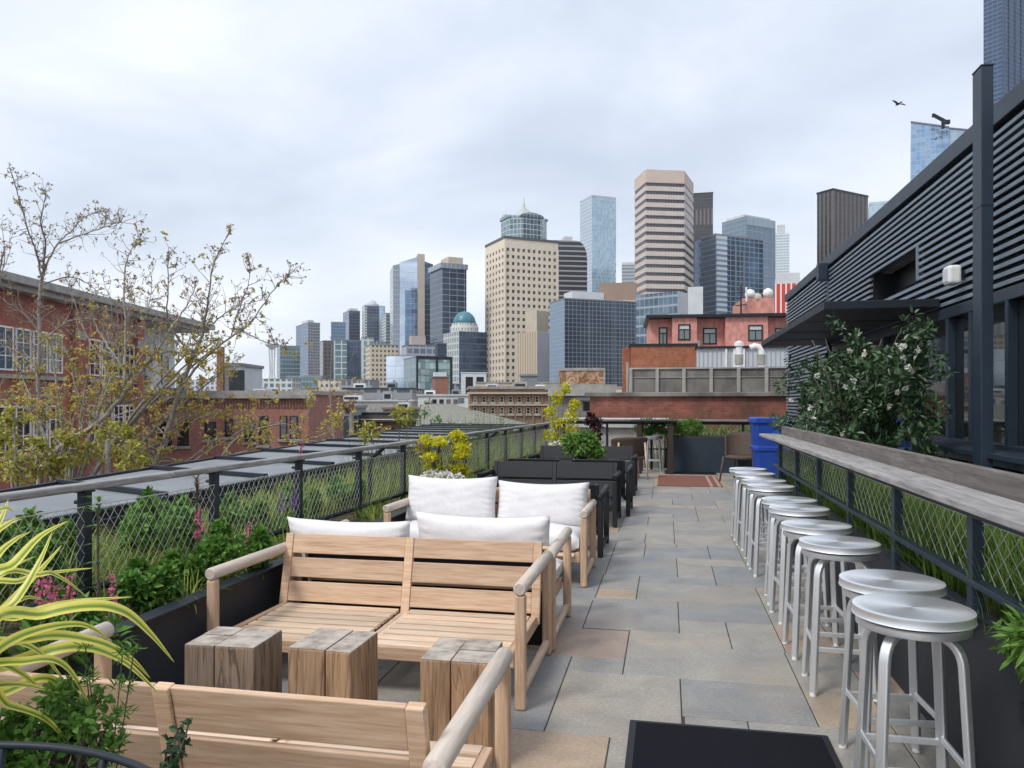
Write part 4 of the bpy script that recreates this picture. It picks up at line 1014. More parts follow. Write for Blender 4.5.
t, w, d, h = tower('dark_glass_tower', 'dark navy glass tower with flat grey crown, right of the twin pair', 'tower', 430, 442, 466.5, 262.5, f, facade('navy_glass', 5.2, 3.7, .045, .08, (.035, .05, .085), (.07, .095, .14), (.36, .42, .46), metal=.6, vary=.6), facade('navy_side', 3, 3.7, .06, .14, (.05, .075, .115), (.09, .12, .17), (.20, .25, .30)), 26)
MB().box(-1.2, w+.6, -1.2, d+.6, h-3.6, h-.2).build('crown_band', facade('crown_grey', 3, 8, .1, 0, (.24, .28, .31), (.3, .34, .37), (.4, .44, .47), metal=.2), t)
MB().box(w*.35, w*.95, 4, d*.8, h-.2, h+5).build('plant_room', fm['beigeplain'], t)
# --- domed building
f = 430
t, w, d, h = tower('domed_building', 'dark glass building topped by a white drum and teal dome', 'building', 443, 459, 487, 331, f, facade('dome_glass', 2.2, 3.7, .05, .16, (.045, .07, .11), (.08, .12, .17), (.10, .13, .17), big=.05), facade('dome_left', 3, 3.7, .3, .3, (.2, .25, .28), (.3, .36, .38), (.5, .52, .5), metal=.3), 30)
cx, cy = w*.55, d*.6; Rr = dv(14.5, f)
MB().lathe([(Rr, h), (Rr, h+dv(7, f)), (Rr*.93, h+dv(7.2, f)), (Rr*.93, h+dv(10, f))], 28, (cx, cy, 0)).build('drum', facade('drum_white', 1.6, 3.4, .5, .5, (.25, .3, .32), (.35, .4, .4), (.62, .62, .58), metal=.2, wob=0), t)
rd = Rr*.82; hd = dv(13, f); z = h+dv(10, f)
MB().lathe([(rd, z)]+[(rd*math.cos(a), z+hd*math.sin(a)) for a in [math.pi/2*i/8 for i in range(1, 9)]], 28, (cx, cy, 0)).build('dome', sheet('teal_dome', (.04, .16, .21), (.07, .24, .29), .3, .4), t, smooth=True)
# --- left cluster
def blk(name, label, cat, a, c, b_, yt, f, mr, ml, th=20, cap=None, depth=None):
    t, w, d, h = tower(name, label, cat, a, c, b_, yt, f, mr, ml, th, depth=depth)
    MB().box(-.2, w+.2, -.2, d+.2, h, h+dv(.7, f)).build('roof_edge', M['roofgrey'], t)
    if cap: MB().box(w*cap[0], w*cap[1], d*.2, d*.7, h+dv(.7, f), h+dv(cap[2], f)).build('plant_room', cap[3] if len(cap) > 3 else fm['greyslab'], t)
    return t, w, d, h
blk('grey_glass_tower', 'grey glass apartment tower at the left end of the far skyline', 'tower', 296, 308, 320, 323, 800, fm['grey_apt'], fm['blue'], 30, (.2, .7, 4))
blk('blue_grey_tower', 'flat topped blue grey block behind the bare twigs', 'tower', 328, 331, 345.5, 322.5, 900, fm['blue'], fm['bluedark'], 12, depth=30)
blk('stepped_blue_tower', 'blue glass tower with a stepped grey cap left of the crowned one', 'tower', 343, 349, 360, 311, 950, fm['bluedark'], fm['blue'], 25, (.2, .9, 3.5))
t, w, d, h = blk('crowned_blue_tower', 'blue glass tower with white sides and small rounded crown', 'tower', 359, 364, 385, 306, 900, fm['bluedark'], facade('white_side', 3, 3.6, .3, .3, (.45, .52, .58), (.5, .58, .63), (.66, .68, .68), metal=.2), 16, depth=26)
MB().lathe([(w*.34, h+.9), (w*.34, h+3.6), (w*.26, h+4.2), (w*.2, h+7), (w*.05, h+9)], 16, (w*.42, 12, 0)).build('crown', fm['greyslab'], t)
MB().box(w*.72, w*.98, -.5, -.01, 0, h).build('pale_edge', fm['pale'], t); MB().box(0, w*.14, -.5, -.01, 0, h).build('pale_edge', fm['white_apt'], t)
blk('green_glass_tower', 'slim greenish glass tower touching the twin towers', 'tower', 382, 386, 394, 313.5, 850, fm['teal'], fm['white_apt'], 22, depth=22)
blk('white_frame_block', 'white framed glass block in front of the blue grey tower', 'building', 330, 334, 347, 340, 560, facade('white_frames', 5.0, 4.4, .16, .16, (.10, .17, .2), (.2, .28, .31), (.60, .63, .62), metal=.4), fm['grey_apt'], 12, depth=18)
blk('navy_glass_block', 'navy glass block right of the white framed one', 'building', 345, 347, 361, 340.5, 580, fm['bluedark'], fm['blue'], 12, depth=18)
blk('white_green_block', 'white block with a green glazed top', 'building', 360, 361.5, 373.5, 338, 560, facade('white_green', 4, 5, .4, .2, (.16, .28, .27), (.3, .42, .4), (.62, .65, .65), metal=.3), fm['white_apt'], 12, depth=18)
blk('cream_apartment_block', 'cream apartment block with small windows below the twin towers', 'building', 364, 370, 398, 345, 500, fm['cream_apt'], fm['cream_apt'], 20, (.1, .6, 4.5, fm['grey_apt']), depth=18)
blk('dark_brick_block', 'dark brown block low at the left of the white framed one', 'building', 317, 323, 333, 341, 620, facade('dkb', 3, 3.3, .5, .4, (.05, .05, .06), (.1, .1, .11), (.13, .11, .105), metal=.2), fm['grey_apt'], 22, depth=18)
blk('low_grey_block', 'low greenish grey apartment block far left below the skyline', 'building', 262, 280, 300, 346, 640, fm['teal'], fm['grey_apt'], 25, depth=18)
# near-middle glass
f = 240
blk('framed_mirror_block', 'pale mirror glass block inside a thick dark frame', 'building', 384, 386, 421, 356, f, fm['mirror'], M['black'], 6, depth=10)
t, w, d, h = blk('green_glass_block', 'green reflective glass block framed in black steel', 'building', 404, 416, 452, 357, 215, facade('green_refl', 1.3, 1.9, .05, .07, (.14, .22, .21), (.50, .60, .58), (.07, .09, .10), metal=.6, vary=1, wob=.05), fm['teal'], 22, depth=14)
for a in (0, w*.55, w-.5): MB().box(a, a+.5, -.5, -.02, 0, h+.3).build('steel_frame', M['slate'], t)
MB().box(.52, w-.52, -.5, -.02, h-.6, h+.3).build('steel_frame', M['slate'], t)
blk('roof_plant_block', 'low dark rooftop block with flat pink grey top', 'building', 399, 406, 447, 345, 260, facade('plant', 2.2, 2.4, .2, .3, (.08, .11, .15), (.25, .28, .31), (.35, .37, .4)), fm['grey_apt'], 16, (.15, .5, 10, plain('pinkgrey', (.45, .38, .35), .8)), depth=10)
blk('black_stair_tower', 'black windowless stair tower above the green glass', 'building', 436, 437.5, 446.5, 343.5, 225, plain('navy_panel', (.03, .045, .075), .6), M['slate'], 12, depth=6)
blk('red_brick_tower', 'small red brick tower in front of the green glass block', 'building', 433, 435, 448.5, 377, 150, brickm('far_red', (.34, .10, .06), (.40, .14, .09), (.3, .25, .22)), brickm('far_red2', (.3, .09, .06), (.34, .12, .08), (.3, .25, .22)), 12, (.0, .9, 5), depth=5)
# --- needle
p = P(272, HY, 1500); t = thing('observation_tower', 'thin observation tower with a saucer top far off behind the twigs', 'tower', (p.x, p.y, GZ))
zt = EYE+(HY-345)/FPX*1500-GZ; R_ = dv(7.0, 1500)
MB().lathe([(R_*.2, zt-9), (R_*.75, zt-3), (R_, zt), (R_, zt+1.5), (R_*.6, zt+4), (R_*.35, zt+8), (R_*.3, zt+11), (R_*.05, zt+13)], 20).build('saucer', fm['greyslab'], t)
MB().lathe([(.6, zt+13), (.2, zt+40)], 6).build('spire', fm['greyslab'], t)
for a in range(3):
    q = MB(); c_, s_ = math.cos(a*2.094), math.sin(a*2.094); q.tube([(c_*13, s_*13, 0), (c_*4, s_*4, zt*.6), (c_*6, s_*6, zt-6)], [2.2, 1.6, 1.6], 6); q.build('leg', fm['greyslab'], t)
# --- roofscape of the middle distance
def low(name, label, a, b_, yt, f, mw, roof, yb=None, depth=12, th=0, cat='building'):
    x, y, rz = frame(a, f, R(th)); W_ = lb(b_, f)-lb(a, f); h = EYE+(HY-yt)/FPX*f-GZ
    t = thing(name, label, cat, (x, y, GZ), rz); MB().box(0, W_, 0, depth, 0, h).build('walls', mw, t)
    MB().box(-.15, W_+.15, -.15, depth, h+.002, h+.22).build('roof', roof, t)
    return t, W_, h
BR = brickm('warm_brick', (.30, .12, .075), (.36, .16, .10), (.30, .25, .21), stain=.4)
def windows(t, items, w, hgt, y=-.0, sill=True, arch=False, fm_=None, gl=None, rows=2, cols=2, name='window', ax='x', deep=.0):
    """windows as frame objects with a pane each; items are (x,z) lower left corners on the y=0 wall"""
    fm_ = fm_ or M['white']; gl = gl or M['glass']; b_ = .07*min(w, hgt)**.5
    f_ = MB(); f_.box(0, b_, -.06, -.002, 0, hgt); f_.box(w-b_, w, -.06, -.002, 0, hgt); f_.box(b_+.001, w-b_-.001, -.06, -.002, 0, b_); f_.box(b_+.001, w-b_-.001, -.06, -.002, hgt-b_, hgt)
    for i in range(1, cols): f_.box(w*i/cols-b_*.35, w*i/cols+b_*.35, -.05, -.002, b_+.001, hgt-b_-.001)
    for j in range(1, rows): f_.box(b_+.001, w-b_-.001, -.046, -.002, hgt*j/rows-b_*.3, hgt*j/rows+b_*.3)
    g_ = MB(); g_.box(b_*.5, w-b_*.5, -.022, -.0015, b_*.5, hgt-b_*.5)
    s_ = MB(); s_.box(-.12, w+.12, -.16, -.001, -.14, -.003)
    base = None
    for (x, z) in items:
        if base is None:
            fo = f_.build(name, fm_, t); go = g_.build('pane', gl, fo); so_ = s_.build('sill', M['concrete'], fo) if sill else None; base = fo
        else:
            fo = copy_tree(base, t)
        M4 = T(x, 0, z) if ax == 'x' else T(0, x, z) @ RotZ(R(-90)) @ T(-w, 0, 0)
        fo.matrix_local = M4
# old brown stone building
t, W_, h = low('stone_building', 'old brown stone building with two rows of windows', 470, 553, 389, 60, sheet('brown_stone', (.20, .135, .085), (.30, .21, .14), 1.2, .9), M['gravelroof'], depth=10, th=4)
g_ = dv(1, 60)
windows(t, [(dv(3+k*8.9, 60), h-dv(13.5, 60)) for k in range(8)], dv(4.0, 60), dv(6.2, 60), fm_=fm['beigeplain'], cols=1)
windows(t, [(dv(3+k*8.9, 60), h-dv(25, 60)) for k in range(8)], dv(4.0, 60), dv(6.5, 60), fm_=fm['beigeplain'], cols=1)
MB().box(-.25, W_+.2, -.3, -.002, h-dv(5, 60), h-dv(3.2, 60)).build('cornice', fm['beigeplain'], t); MB().box(-.15, W_+.1, -.2, -.002, h-dv(16.5, 60), h-dv(15.5, 60)).build('string_course', fm['beigeplain'], t)
for k in range(9): MB().box(dv(.3+k*8.9, 60), dv(1.7+k*8.9, 60), -.12, -.002, 0, h-dv(5.1, 60)).build('pilaster', bpy.data.materials['brown_stone'], t)
# greyish parapet house with mural
f = 34
t, W_, h = low('parapet_house', 'grey concrete house end with dark square openings beside the brick wall', 550, 613, 389.5, f, M['concrete_d'], M['concrete'], depth=6, th=-2)
MB().box(-.1, W_+.1, -.25, -.002, h-.28, h+.002).build('coping', M['concrete'], t)
for a, w_ in ((33, 9), (44, 9)):
    MB().box(dv(a, f), dv(a+w_, f), -.03, -.002, h-dv(21, f), h-dv(12.5, f)).build('opening', M['black'], t)
MB().box(dv(26, f), dv(60, f), -.10, -.002, h-dv(11, f), h-dv(7.5, f)).build('lintel', M['concrete'], t)
f = 42; x, y, rz = frame(558, f, R(-2)); zz_ = EYE+(HY-386)/FPX*f
t = thing('painted_billboard', 'weathered orange brown painted board on the roof before the gridded glass', 'billboard', (x, y, zz_), rz)
W_ = dv(47, f); H_ = dv(17, f)
m, nt, b = newmat('mural_paint'); v = objco(nt, (1, 1, 1), False); wv = N(nt, 'ShaderNodeTexNoise'); L(nt, v, wv.inputs[0]); wv.inputs['Scale'].default_value = 1.7; wv.inputs['Distortion'].default_value = 2.2; wv.inputs['Detail'].default_value = 5
c = ramp(nt, wv.outputs['Fac'], [(.3, (.17, .075, .04)), (.47, (.36, .19, .10)), (.56, (.56, .44, .32)), (.64, (.30, .13, .06))]); L(nt, c, b.inputs[0]); b.inputs['Roughness'].default_value = .9
MB().box(.1, W_-.1, -.02, .08, .1, H_-.1).build('painted_panel', m, t)
q = MB(); q.box(0, W_, -.06, .1, H_-.098, H_+.06); q.box(0, .098, -.06, .1, 0, H_-.1); q.box(W_-.098, W_, -.06, .1, 0, H_-.1); q.box(0, W_, -.06, .1, -.1, .098); q.build('frame', M['concrete'], t)
for a in (.4, W_*.5, W_-.6): MB().box(a, a+.12, .102, .3, -3.2, H_-.2).build('post', M['bark_d'], t)
# red brick wall with concrete fence
f = 24; x, y, rz = frame(596, f, R(-11.4)); 
t = thing('brick_wall', 'weathered red brick wall with concrete coping across the end of the terrace', 'wall', (-2.3, 23.4, 0))
RB = brickm('weathered_brick', (.22, .06, .04), (.33, .10, .065), (.2, .13, .10), stain=.6, stc=(.08, .045, .035))
MB().box(0, 6.1, 0, .4, GZ, 1.66).build('brickwork', RB, t); MB().box(-.15, 6.1, -.12, .5, 1.662, 1.79).build('coping', M['concrete_d'], t, bevel=.02)
t = thing('concrete_fence', 'stained grey concrete panel fence with posts above the brick wall', 'fence', (-1.12, 23.7, 1.792))
MB().box(0, 4.85, .02, .10, .0, .44).build('lower_panel', M['concrete_d'], t); MB().box(0, 4.85, .03, .11, .46, .70).build('upper_panel', M['concrete_d'], t)
MB().box(-.02, 4.87, -.01, .14, .442, .459).build('rail', M['concrete'], t); MB().box(-.02, 4.87, -.02, .15, .702, .75).build('top_rail', M['concrete'], t)
for i in range(7): MB().box(-.05, .05, -.05, .018, 0, .70).build('post', M['concrete'], t, loc=(.04+i*.79, 0, 0), bevel=.008)
MB().tube([(0.0, 0, -.1), (0, 0, .92)], .04, 8).build('end_post', M['concrete'], t, loc=(-.06, -.03, 0))
# pink building
f = 42
PK = brickm('pink_render', (.66, .30, .25), (.68, .31, .26), (.62, .28, .235), bw=1.2, bh=.35, stain=.18, stc=(.3, .12, .1))
x, y, rz = frame(650, f, R(-8)); 
t = thing('pink_building', 'salmon pink rooftop building with dark cornice and square windows', 'building', (x, y, 0), rz)
s = f/FPX; zt = EYE+(HY-317.5)*s; zb_ = EYE+(HY-366)*s; W_ = 137*s
MB().box(0, 22*s, 1.0, 6, zb_-12, zt).build('walls', PK, t); MB().box(22*s+.01, 46.5*s, .35, 6, zb_-12, zt).build('walls', PK, t); MB().box(46.5*s+.01, 74*s, 1.0, 6, zb_-12, zt).build('walls', PK, t); MB().box(115*s+.01, 150*s, 1.0, 6, zb_-12, zt).build('walls', PK, t); MB().box(74*s+.01, 115*s, .35, 6, zb_-12, zt).build('walls', PK, t)
MB().box(-.2, 150*s, .15, 6.2, zt+.003, zt+.16).build('cornice', M['slate'], t)
wd = [(9.5, 8.5, 325.7, 344, .998, True), (28, 12, 324, 340, .348, False), (53.5, 13.5, 327, 343.6, .998, True), (96, 14, 325.7, 341.5, .348, False), (124, 10, 328, 343, .998, False)]
for (a, w_, y0, y1, yy, dkf) in wd:
    h_ = (y1-y0)*s; w2_ = w_*s; fo = MB(); b_ = .07
    fo.box(0, b_, -.05, 0, 0, h_); fo.box(w2_-b_, w2_, -.05, 0, 0, h_); fo.box(b_, w2_-b_, -.049, 0, 0, b_); fo.box(b_, w2_-b_, -.049, 0, h_-b_, h_); fo.box(w2_/2-.025, w2_/2+.025, -.04, 0, b_, h_*.62); fo.box(b_, w2_-b_, -.045, 0, h_*.62, h_*.62+.06)
    o = fo.build('window', M['slate'], t, loc=(a*s, yy, EYE+(HY-y1)*s))
    MB().box(b_*.5, w2_-b_*.5, -.02, -.001, b_*.5, h_*.62).build('pane', M['glass_g'], o)
    MB().box(b_*.5, w2_-b_*.5, -.021, -.001, h_*.62+.03, h_-b_*.5).build('blind', plain('white_blind', (.5, .52, .52), .7), o)
MB().box(93*s, 124*s, 1.2, 5, zt+.17, EYE+(HY-297)*s).build('penthouse', PK, t)
MB().box(5*s, 20*s, 2, 4, zt+.17, zt+.5).build('roof_curb', M['roofgrey'], t)
for (a, yy) in ((100, 298), (107, 302), (118, 297)):
    p = t.matrix_basis if False else None
    o = thing('satellite_dish', {100: 'small white radome left on the pink penthouse', 107: 'larger cream round dish on the front of the pink penthouse', 118: 'white radome at the right on the pink penthouse'}[a], 'dish', P(650+a, yy-4, f+.6), 0, 'round antennas on the pink penthouse')
    MB().lathe([(.02, -.28), (.24, -.18), (.28, 0), (.22, .18), (.02, .28)], 16).build('radome', M['white'] if a != 107 else fm['beigeplain'], o, smooth=True)
    MB().tube([(0, 0, -.26), (0, 0, -.75)], .05, 6).build('stand', M['slate'], o)
o = thing('antenna_mast', 'thin dark antenna mast with stubby arms by the pink penthouse', 'antenna', P(741, 322, f))
MB().tube([(0, 0, -.6), (0, 0, 2.0)], .045, 6).build('pole', M['slate'], o)
for k, z in enumerate((.9, 1.3, 1.6)): MB().tube([(-.3, 0, z), (.3, 0, z+.05)], .03, 5).build('arm', M['slate'], o)
MB().tube([(.28, 0, 1.1), (.28, 0, 1.9)], .05, 6).build('panel_antenna', M['white'], o)
t = thing('white_parapet_block', 'small white building with a row of tiny openings left of the pink walls', 'building', P(631, 358, 48), YAW)
MB().box(0, 1.2, 0, 2, -12, .8).build('walls', M['white'], t)
for i in range(4): MB().box(.12+i*.28, .26+i*.28, -.02, -.001, .2, .6).build('opening', M['black'], t)
# orange brick block
f = 34; x, y, rz = frame(631, f, R(-6)); s = f/FPX
t = thing('orange_brick_block', 'blank orange red brick wall block below the pink building', 'building', (x, y, 0), rz)
OB = brickm('orange_brick', (.36, .11, .055), (.44, .155, .08), (.30, .16, .10), stain=.4, stc=(.22, .08, .05))
MB().box(0, 64*s, 0, 4, -12, EYE+(HY-346)*s).build('walls', OB, t); MB().box(-.08, 64*s+.05, -.06, 4, EYE+(HY-346)*s+.002, EYE+(HY-345)*s+.05).build('coping', M['slate'], t)
MB().box(-.35, -.01, .3, 1.2, 1.6, EYE+(HY-347)*s).build('side_pier', OB, t)
MB().box(64*s+.06, 67*s, -.1, 3, -12, EYE+(HY-341)*s).build('white_pier', M['concrete'], t)
# corrugated shed and vents
f = 33; x, y, rz = frame(697, f, R(-10)); s = f/FPX
t = thing('corrugated_shed', 'pale corrugated metal shed behind the concrete fence', 'shed', (x, y, 0), rz)
m, nt, b = newmat('corrugated'); tc_ = N(nt, 'ShaderNodeTexCoord'); sp_ = N(nt, 'ShaderNodeSeparateXYZ'); L(nt, tc_.outputs['UV'], sp_.inputs[0]); sw = mathn(nt, 'SINE', mathn(nt, 'MULTIPLY', sp_.outputs[0], 34)); b.inputs[0].default_value = (.50, .53, .56, 1); b.inputs['Roughness'].default_value = .55; bump(nt, b, sw, .8, .03)
MB().box(0, 92*s, 0, 4, -12, EYE+(HY-348.5)*s).build('walls', m, t); MB().box(-.05, 92*s, -.12, 4.1, EYE+(HY-348.5)*s+.002, EYE+(HY-346.5)*s).build('roof_edge', M['slate'], t)
for a in (27, 35, 44): MB().box(a*s, a*s+.09, -.08, -.002, 1.5, EYE+(HY-349)*s).build('down_pipe', M['white'], t)
for (px, lbl, bend_) in ((739, 'straight white vent pipe with wrapped collar before the corrugated shed', False), (761, 'hooked white vent pipe with a dark elbow before the corrugated shed', True)):
    p = P(px, HY, 31.5); o = thing('vent_pipe', lbl, 'pipe', (p.x, p.y, 0), 0, 'white vent pipes by the shed'); s = 31.5/FPX
    zt = EYE+(HY-346)*s
    MB().tube([(0, 0, 0), (0, 0, zt)] if not bend_ else [(0, 0, 0), (0, 0, zt-.2), (-.08, 0, zt-.05), (-.25, 0, zt), (-.42, 0, zt-.08)], .13, 14).build('pipe', M['white'], o, smooth=50)
    MB().lathe([(.17, zt-.75), (.17, zt-.35)], 14).build('collar', M['concrete'], o, smooth=50)
    if not bend_: MB().lathe([(.19, zt), (.19, zt+.14), (.02, zt+.22)], 14).build('cap', M['white'], o)
# terrace-end glimpse: pale street deck seen through the rear railing
t, W_, h = low('pale_roof', 'flat pale roof seen low through the far railing', 560, 662, 427, 21.3, M['concrete'], sheet('white_roof', (.42, .42, .42), (.55, .55, .54), 1, .8), depth=2.0, th=-11)
# ================================================================== LEFT SIDE: METAL ROOF, BRICK BUILDINGS
t = thing('seamed_roof', 'low grey metal roof with dark raised seams beyond the left railing', 'roof', (0, 0, 0))
NE = [(-4.62, .5), (-4.62, 30)]; FE = [(-5.6, .5), (-9.1, 30)]
mb = MB(); mb.prism([(-4.62, .5), (-4.62, 30), (-9.3, 30), (-5.7, .5)], .52, .60); mb.build('roof_sheet', M['roofgrey'], t)
MB().box(-4.60, -4.54, .5, 30, .05, .625).build('gutter', M['slate'], t, bevel=.004)
y = .9
while y < 29:
    far = -5.72-(y+.8-.5)*3.6/29.5
    MB().beam((-4.62, y, .63), (far, y+.85, .63), .06, .05).build('seam', M['slate'], t); y += 1.85
MB().beam((-5.72, .5, .62), (-9.32, 30, .60), .06, .03).build('edge_trim', M['slate'], t)
# --- red brick building along the street
def cp(r, f): v = CR*r+CF*f; return v.x, v.y
x, y = cp(-20, 24)
RB1 = brickm('red_brick', (.34, .085, .055), (.41, .125, .08), (.30, .16, .12), stain=.3)
t = thing('brick_building', 'large red brick building with white casement windows behind the bare trees', 'building', (x, y, 0), YAW+R(90))
LN = 17.6
MB().box(0, LN, 0, 14, GZ, 5.9).build('walls', RB1, t)
MB().box(-.3, 25.6, -.9, 14, 6.12, 6.45).build('cornice', M['concrete'], t, bevel=.03)
MB().box(-.3, 25.4, -.6, 14, 5.902, 6.118).build('eave', M['concrete'], t)
mb = MB(); mb.add([(-.3, -.7, 6.46), (25.5, -.7, 6.46), (25.5, 7, 7.3), (-.3, 7, 7.3), (-.3, 14, 6.46), (25.5, 14, 6.46)], [(0, 1, 2, 3), (3, 2, 5, 4), (0, 3, 4), (1, 5, 2)]); mb.build('roof', sheet('old_roof', (.20, .17, .15), (.34, .30, .27), 1, .9), t)
for a in (4.4, 10.9, 16.7): MB().box(a, a+.75, -.22, -.002, GZ, 5.7).build('pilaster', RB1, t); MB().box(a-.05, a+.8, -.27, -.222, 4.35, 4.75).build('stone_block', M['concrete'], t)
wi = []
for b0 in (-.2, 5.5, 12.0):
    for k in range(4): wi.append((b0+.35+k*1.12, 2.75))
windows(t, wi, .98, 1.75, rows=3, cols=2, sill=False)
wi2 = [(b0+.35+k*1.12, -.5) for b0 in (-.2, 5.5, 12.0) for k in range(4)]
windows(t, wi2, .98, 1.85, rows=3, cols=2, sill=False)
for b0 in (-.2, 5.5, 12.0):
    for z in (2.6, -.65): MB().box(b0+.15, b0+4.9, -.20, -.003, z-.16, z).build('window_sill', M['concrete'], t)
    for k in (1, 3.4): 
        q = MB(); q.beam((b0+k+.25, -.004, 1.75), (b0+k+.25, -.05, 1.75), .24, .24); q.build('stone_diamond', M['concrete'], t)
MB().box(LN+.02, 25.3, 1.6, 12, GZ, 5.9).build('white_wing', sheet('pale_render', (.50, .53, .56), (.62, .64, .66), .6, .85), t)
for a in (19, 21.2, 23.4): MB().box(a, a+.9, 1.52, 1.597, 2.6, 4.4).build('wing_window', M['glass'], t)
# --- brown chimney house
t, W_, h = low('chimney_house', 'small house with a brown brick chimney beside a grey dormer', 220, 240, 366, 56, bpy.data.materials['pale_render'], M['roofgrey'], depth=5)
MB().box(-.1, .35, -.4, -.02, 8, EYE+(HY-347)/FPX*56-GZ).build('chimney', BR, t); MB().box(.7, 1.8, -.1, -.01, h-2.0, h-.3).build('dormer_window', M['glass'], t)
# --- second brick building
f = 44; s = f/FPX
t, W_, h = low('low_brick_building', 'long low brick building with pale coping seen through the branches', 128, 309, 394.5, f, brickm('brown_red_brick', (.34, .125, .095), (.40, .165, .12), (.33, .22, .18), stain=.25), M['concrete'], depth=9, th=0)
MB().box(-.1, W_+.1, -.3, -.002, h-.22, h+.001).build('coping', M['concrete'], t)
q = MB()
for i in range(60): q.box(.1+i*.172, .19+i*.172, -.07, -.002, h-.75, h-.30)
q.build('corbel_course', BR, t)
for (a, b_, y0, y1) in [(160, 172, 422, 446), (178, 189, 420, 446), (205, 216, 422, 440), (225, 233, 419, 437), (245, 255, 420, 442), (259, 268, 416, 445), (280, 287, 416, 439), (290, 297.5, 416, 439)]:
    windows(t, [((a-128)*s, EYE+(HY-y1)*s-GZ)], (b_-a)*s, (y1-y0)*s, fm_=M['slate'], cols=1, rows=2)
# --- roofscape
f = 62; s = f/FPX
t, W_, h = low('glazed_hall', 'greenish glazed hall with an arched parapet right of the low brick building', 303, 352, 408, f, fm['teal'], M['concrete'], depth=6)
q = MB()
for (a, b_) in ((5, 17), (19, 31), (33, 45)):
    n = 9; vs = [((a+(b_-a)*i/n)*s, -.15, h+math.sin(math.pi*i/n)*.45+.05) for i in range(n+1)]; q.tube(vs, .12, 6)
q.build('arched_parapet', M['bark_d'], t)
for a in (0, 16, 31, 47): MB().box(a*s, a*s+.3, -.3, -.002, 0, h).build('pier', M['concrete'], t)
f = 66; s = f/FPX
t, W_, h = low('arcaded_market', 'long brown brick range with a dark gutter and small arches', 306, 447, 415, f, BR, M['slate'], depth=5)
MB().box(-.1, W_, -.5, -.003, h-.55, h).build('gutter_band', M['bark_d'], t); MB().box(-.1, W_, -.53, -.503, h-.40, h-.33).build('white_pipe', M['white'], t)
for i in range(7):
    a = (84+i*8)*s; q = MB(); k = [(a, -.03, h-1.95)]+[(a+.22-.22*math.cos(math.pi*j/6), -.03, h-1.3+.22*math.sin(math.pi*j/6)) for j in range(7)]+[(a+.44, -.03, h-1.95)]
    q.add([(x_, -.03, z_) for x_, _, z_ in k]+[(x_, -.002, z_) for x_, _, z_ in k], [tuple(range(len(k)))]+[(j, (j+1) % len(k), len(k)+(j+1) % len(k), len(k)+j) for j in range(len(k))]); q.build('arch', M['black'], t)
low('brown_roof_shed', 'brown roofed low range behind the arcaded one', 383, 448, 409.5, 78, BR, sheet('brown_roof', (.16, .12, .10), (.24, .19, .16), 1, .9), depth=6)
low('white_roof_hall', 'low hall with a broad white flat roof', 288, 412, 401.5, 95, M['concrete'], bpy.data.materials['white_roof'], depth=14)
low('beige_roof_house', 'low beige roofed building behind the white roofed hall', 296, 346, 391.5, 120, fm['beigeplain'], sheet('beige_roof', (.40, .35, .28), (.5, .45, .37), 1, .9), depth=14)
low('slate_roof_hall', 'long grey blue roofed hall below the framed mirror block', 344, 412, 389, 140, facade('dark_strip', 3, 4, .2, .3, (.07, .09, .11), (.12, .14, .16), (.3, .31, .33), metal=.2, wob=0), M['slate_blue'], depth=16)
t, W_, h = low('white_shops', 'low white building with a row of dark windows above the pale roof', 418, 471, 396, 88, sheet('white_wall', (.55, .56, .55), (.66, .67, .66), .8, .85), bpy.data.materials['white_roof'], depth=8)
s = 88/FPX
windows(t, [(dv(14+k*7, 88), h-dv(8, 88)) for k in range(4)], dv(5, 88), dv(5, 88), fm_=M['concrete'], cols=1, rows=1, sill=False)
MB().box(dv(2, 88), dv(13, 88), -.05, -.002, h-dv(13, 88), h-dv(9, 88)).build('shop_opening', M['black'], t); MB().box(dv(40, 88), dv(46, 88), -.05, -.002, h-dv(7, 88), h-dv(2, 88)).build('teal_window', M['glass_g'], t)
low('tile_roof_house', 'pale stone house row below the dome with shallow roofs', 476, 560, 383, 150, fm['beigeplain'], M['gravelroof'], depth=10)
t, W_, h = low('stone_portal', 'white stone portal frame below the domed building', 461, 486, 373, 200, fm['greyslab'], fm['greyslab'], depth=6)
for a in (1.2, 4.0): MB().box(a, a+1.9, -.05, -.002, h-6, h-1).build('opening', M['black'], t)
low('grey_lift_house', 'grey rooftop lift house in front of the tan office', 521, 537, 376, 90, M['roofgrey'], M['roofgrey'], depth=3)
# pale sloping roof
x, y, rz = frame(430, 58, R(0)); s = 58/FPX
t = thing('pale_gable_roof', 'pale speckled gable roof below the stone building', 'roof', (x, y, GZ), rz)
z0_ = EYE+(HY-427)*s-GZ; z1_ = EYE+(HY-404.5)*s-GZ
mb = MB(); mb.add([(-1, -1, z0_), (8.2, -1, z0_), (1.5, 3, z1_), (-1, 3, z1_), (8.2, 4, z0_), (8.2, 4, 0), (-1, 4, 0), (-1, -1, 0), (8.2, -1, 0), (-1, 4, z0_)], [(0, 1, 2, 3), (1, 4, 2), (0, 7, 8, 1), (1, 8, 5, 4), (3, 2, 4, 9), (0, 3, 9, 6, 7)]); mb.build('roof_slope', sheet('speckled_roof', (.15, .155, .125), (.32, .32, .28), 9, .95), t)
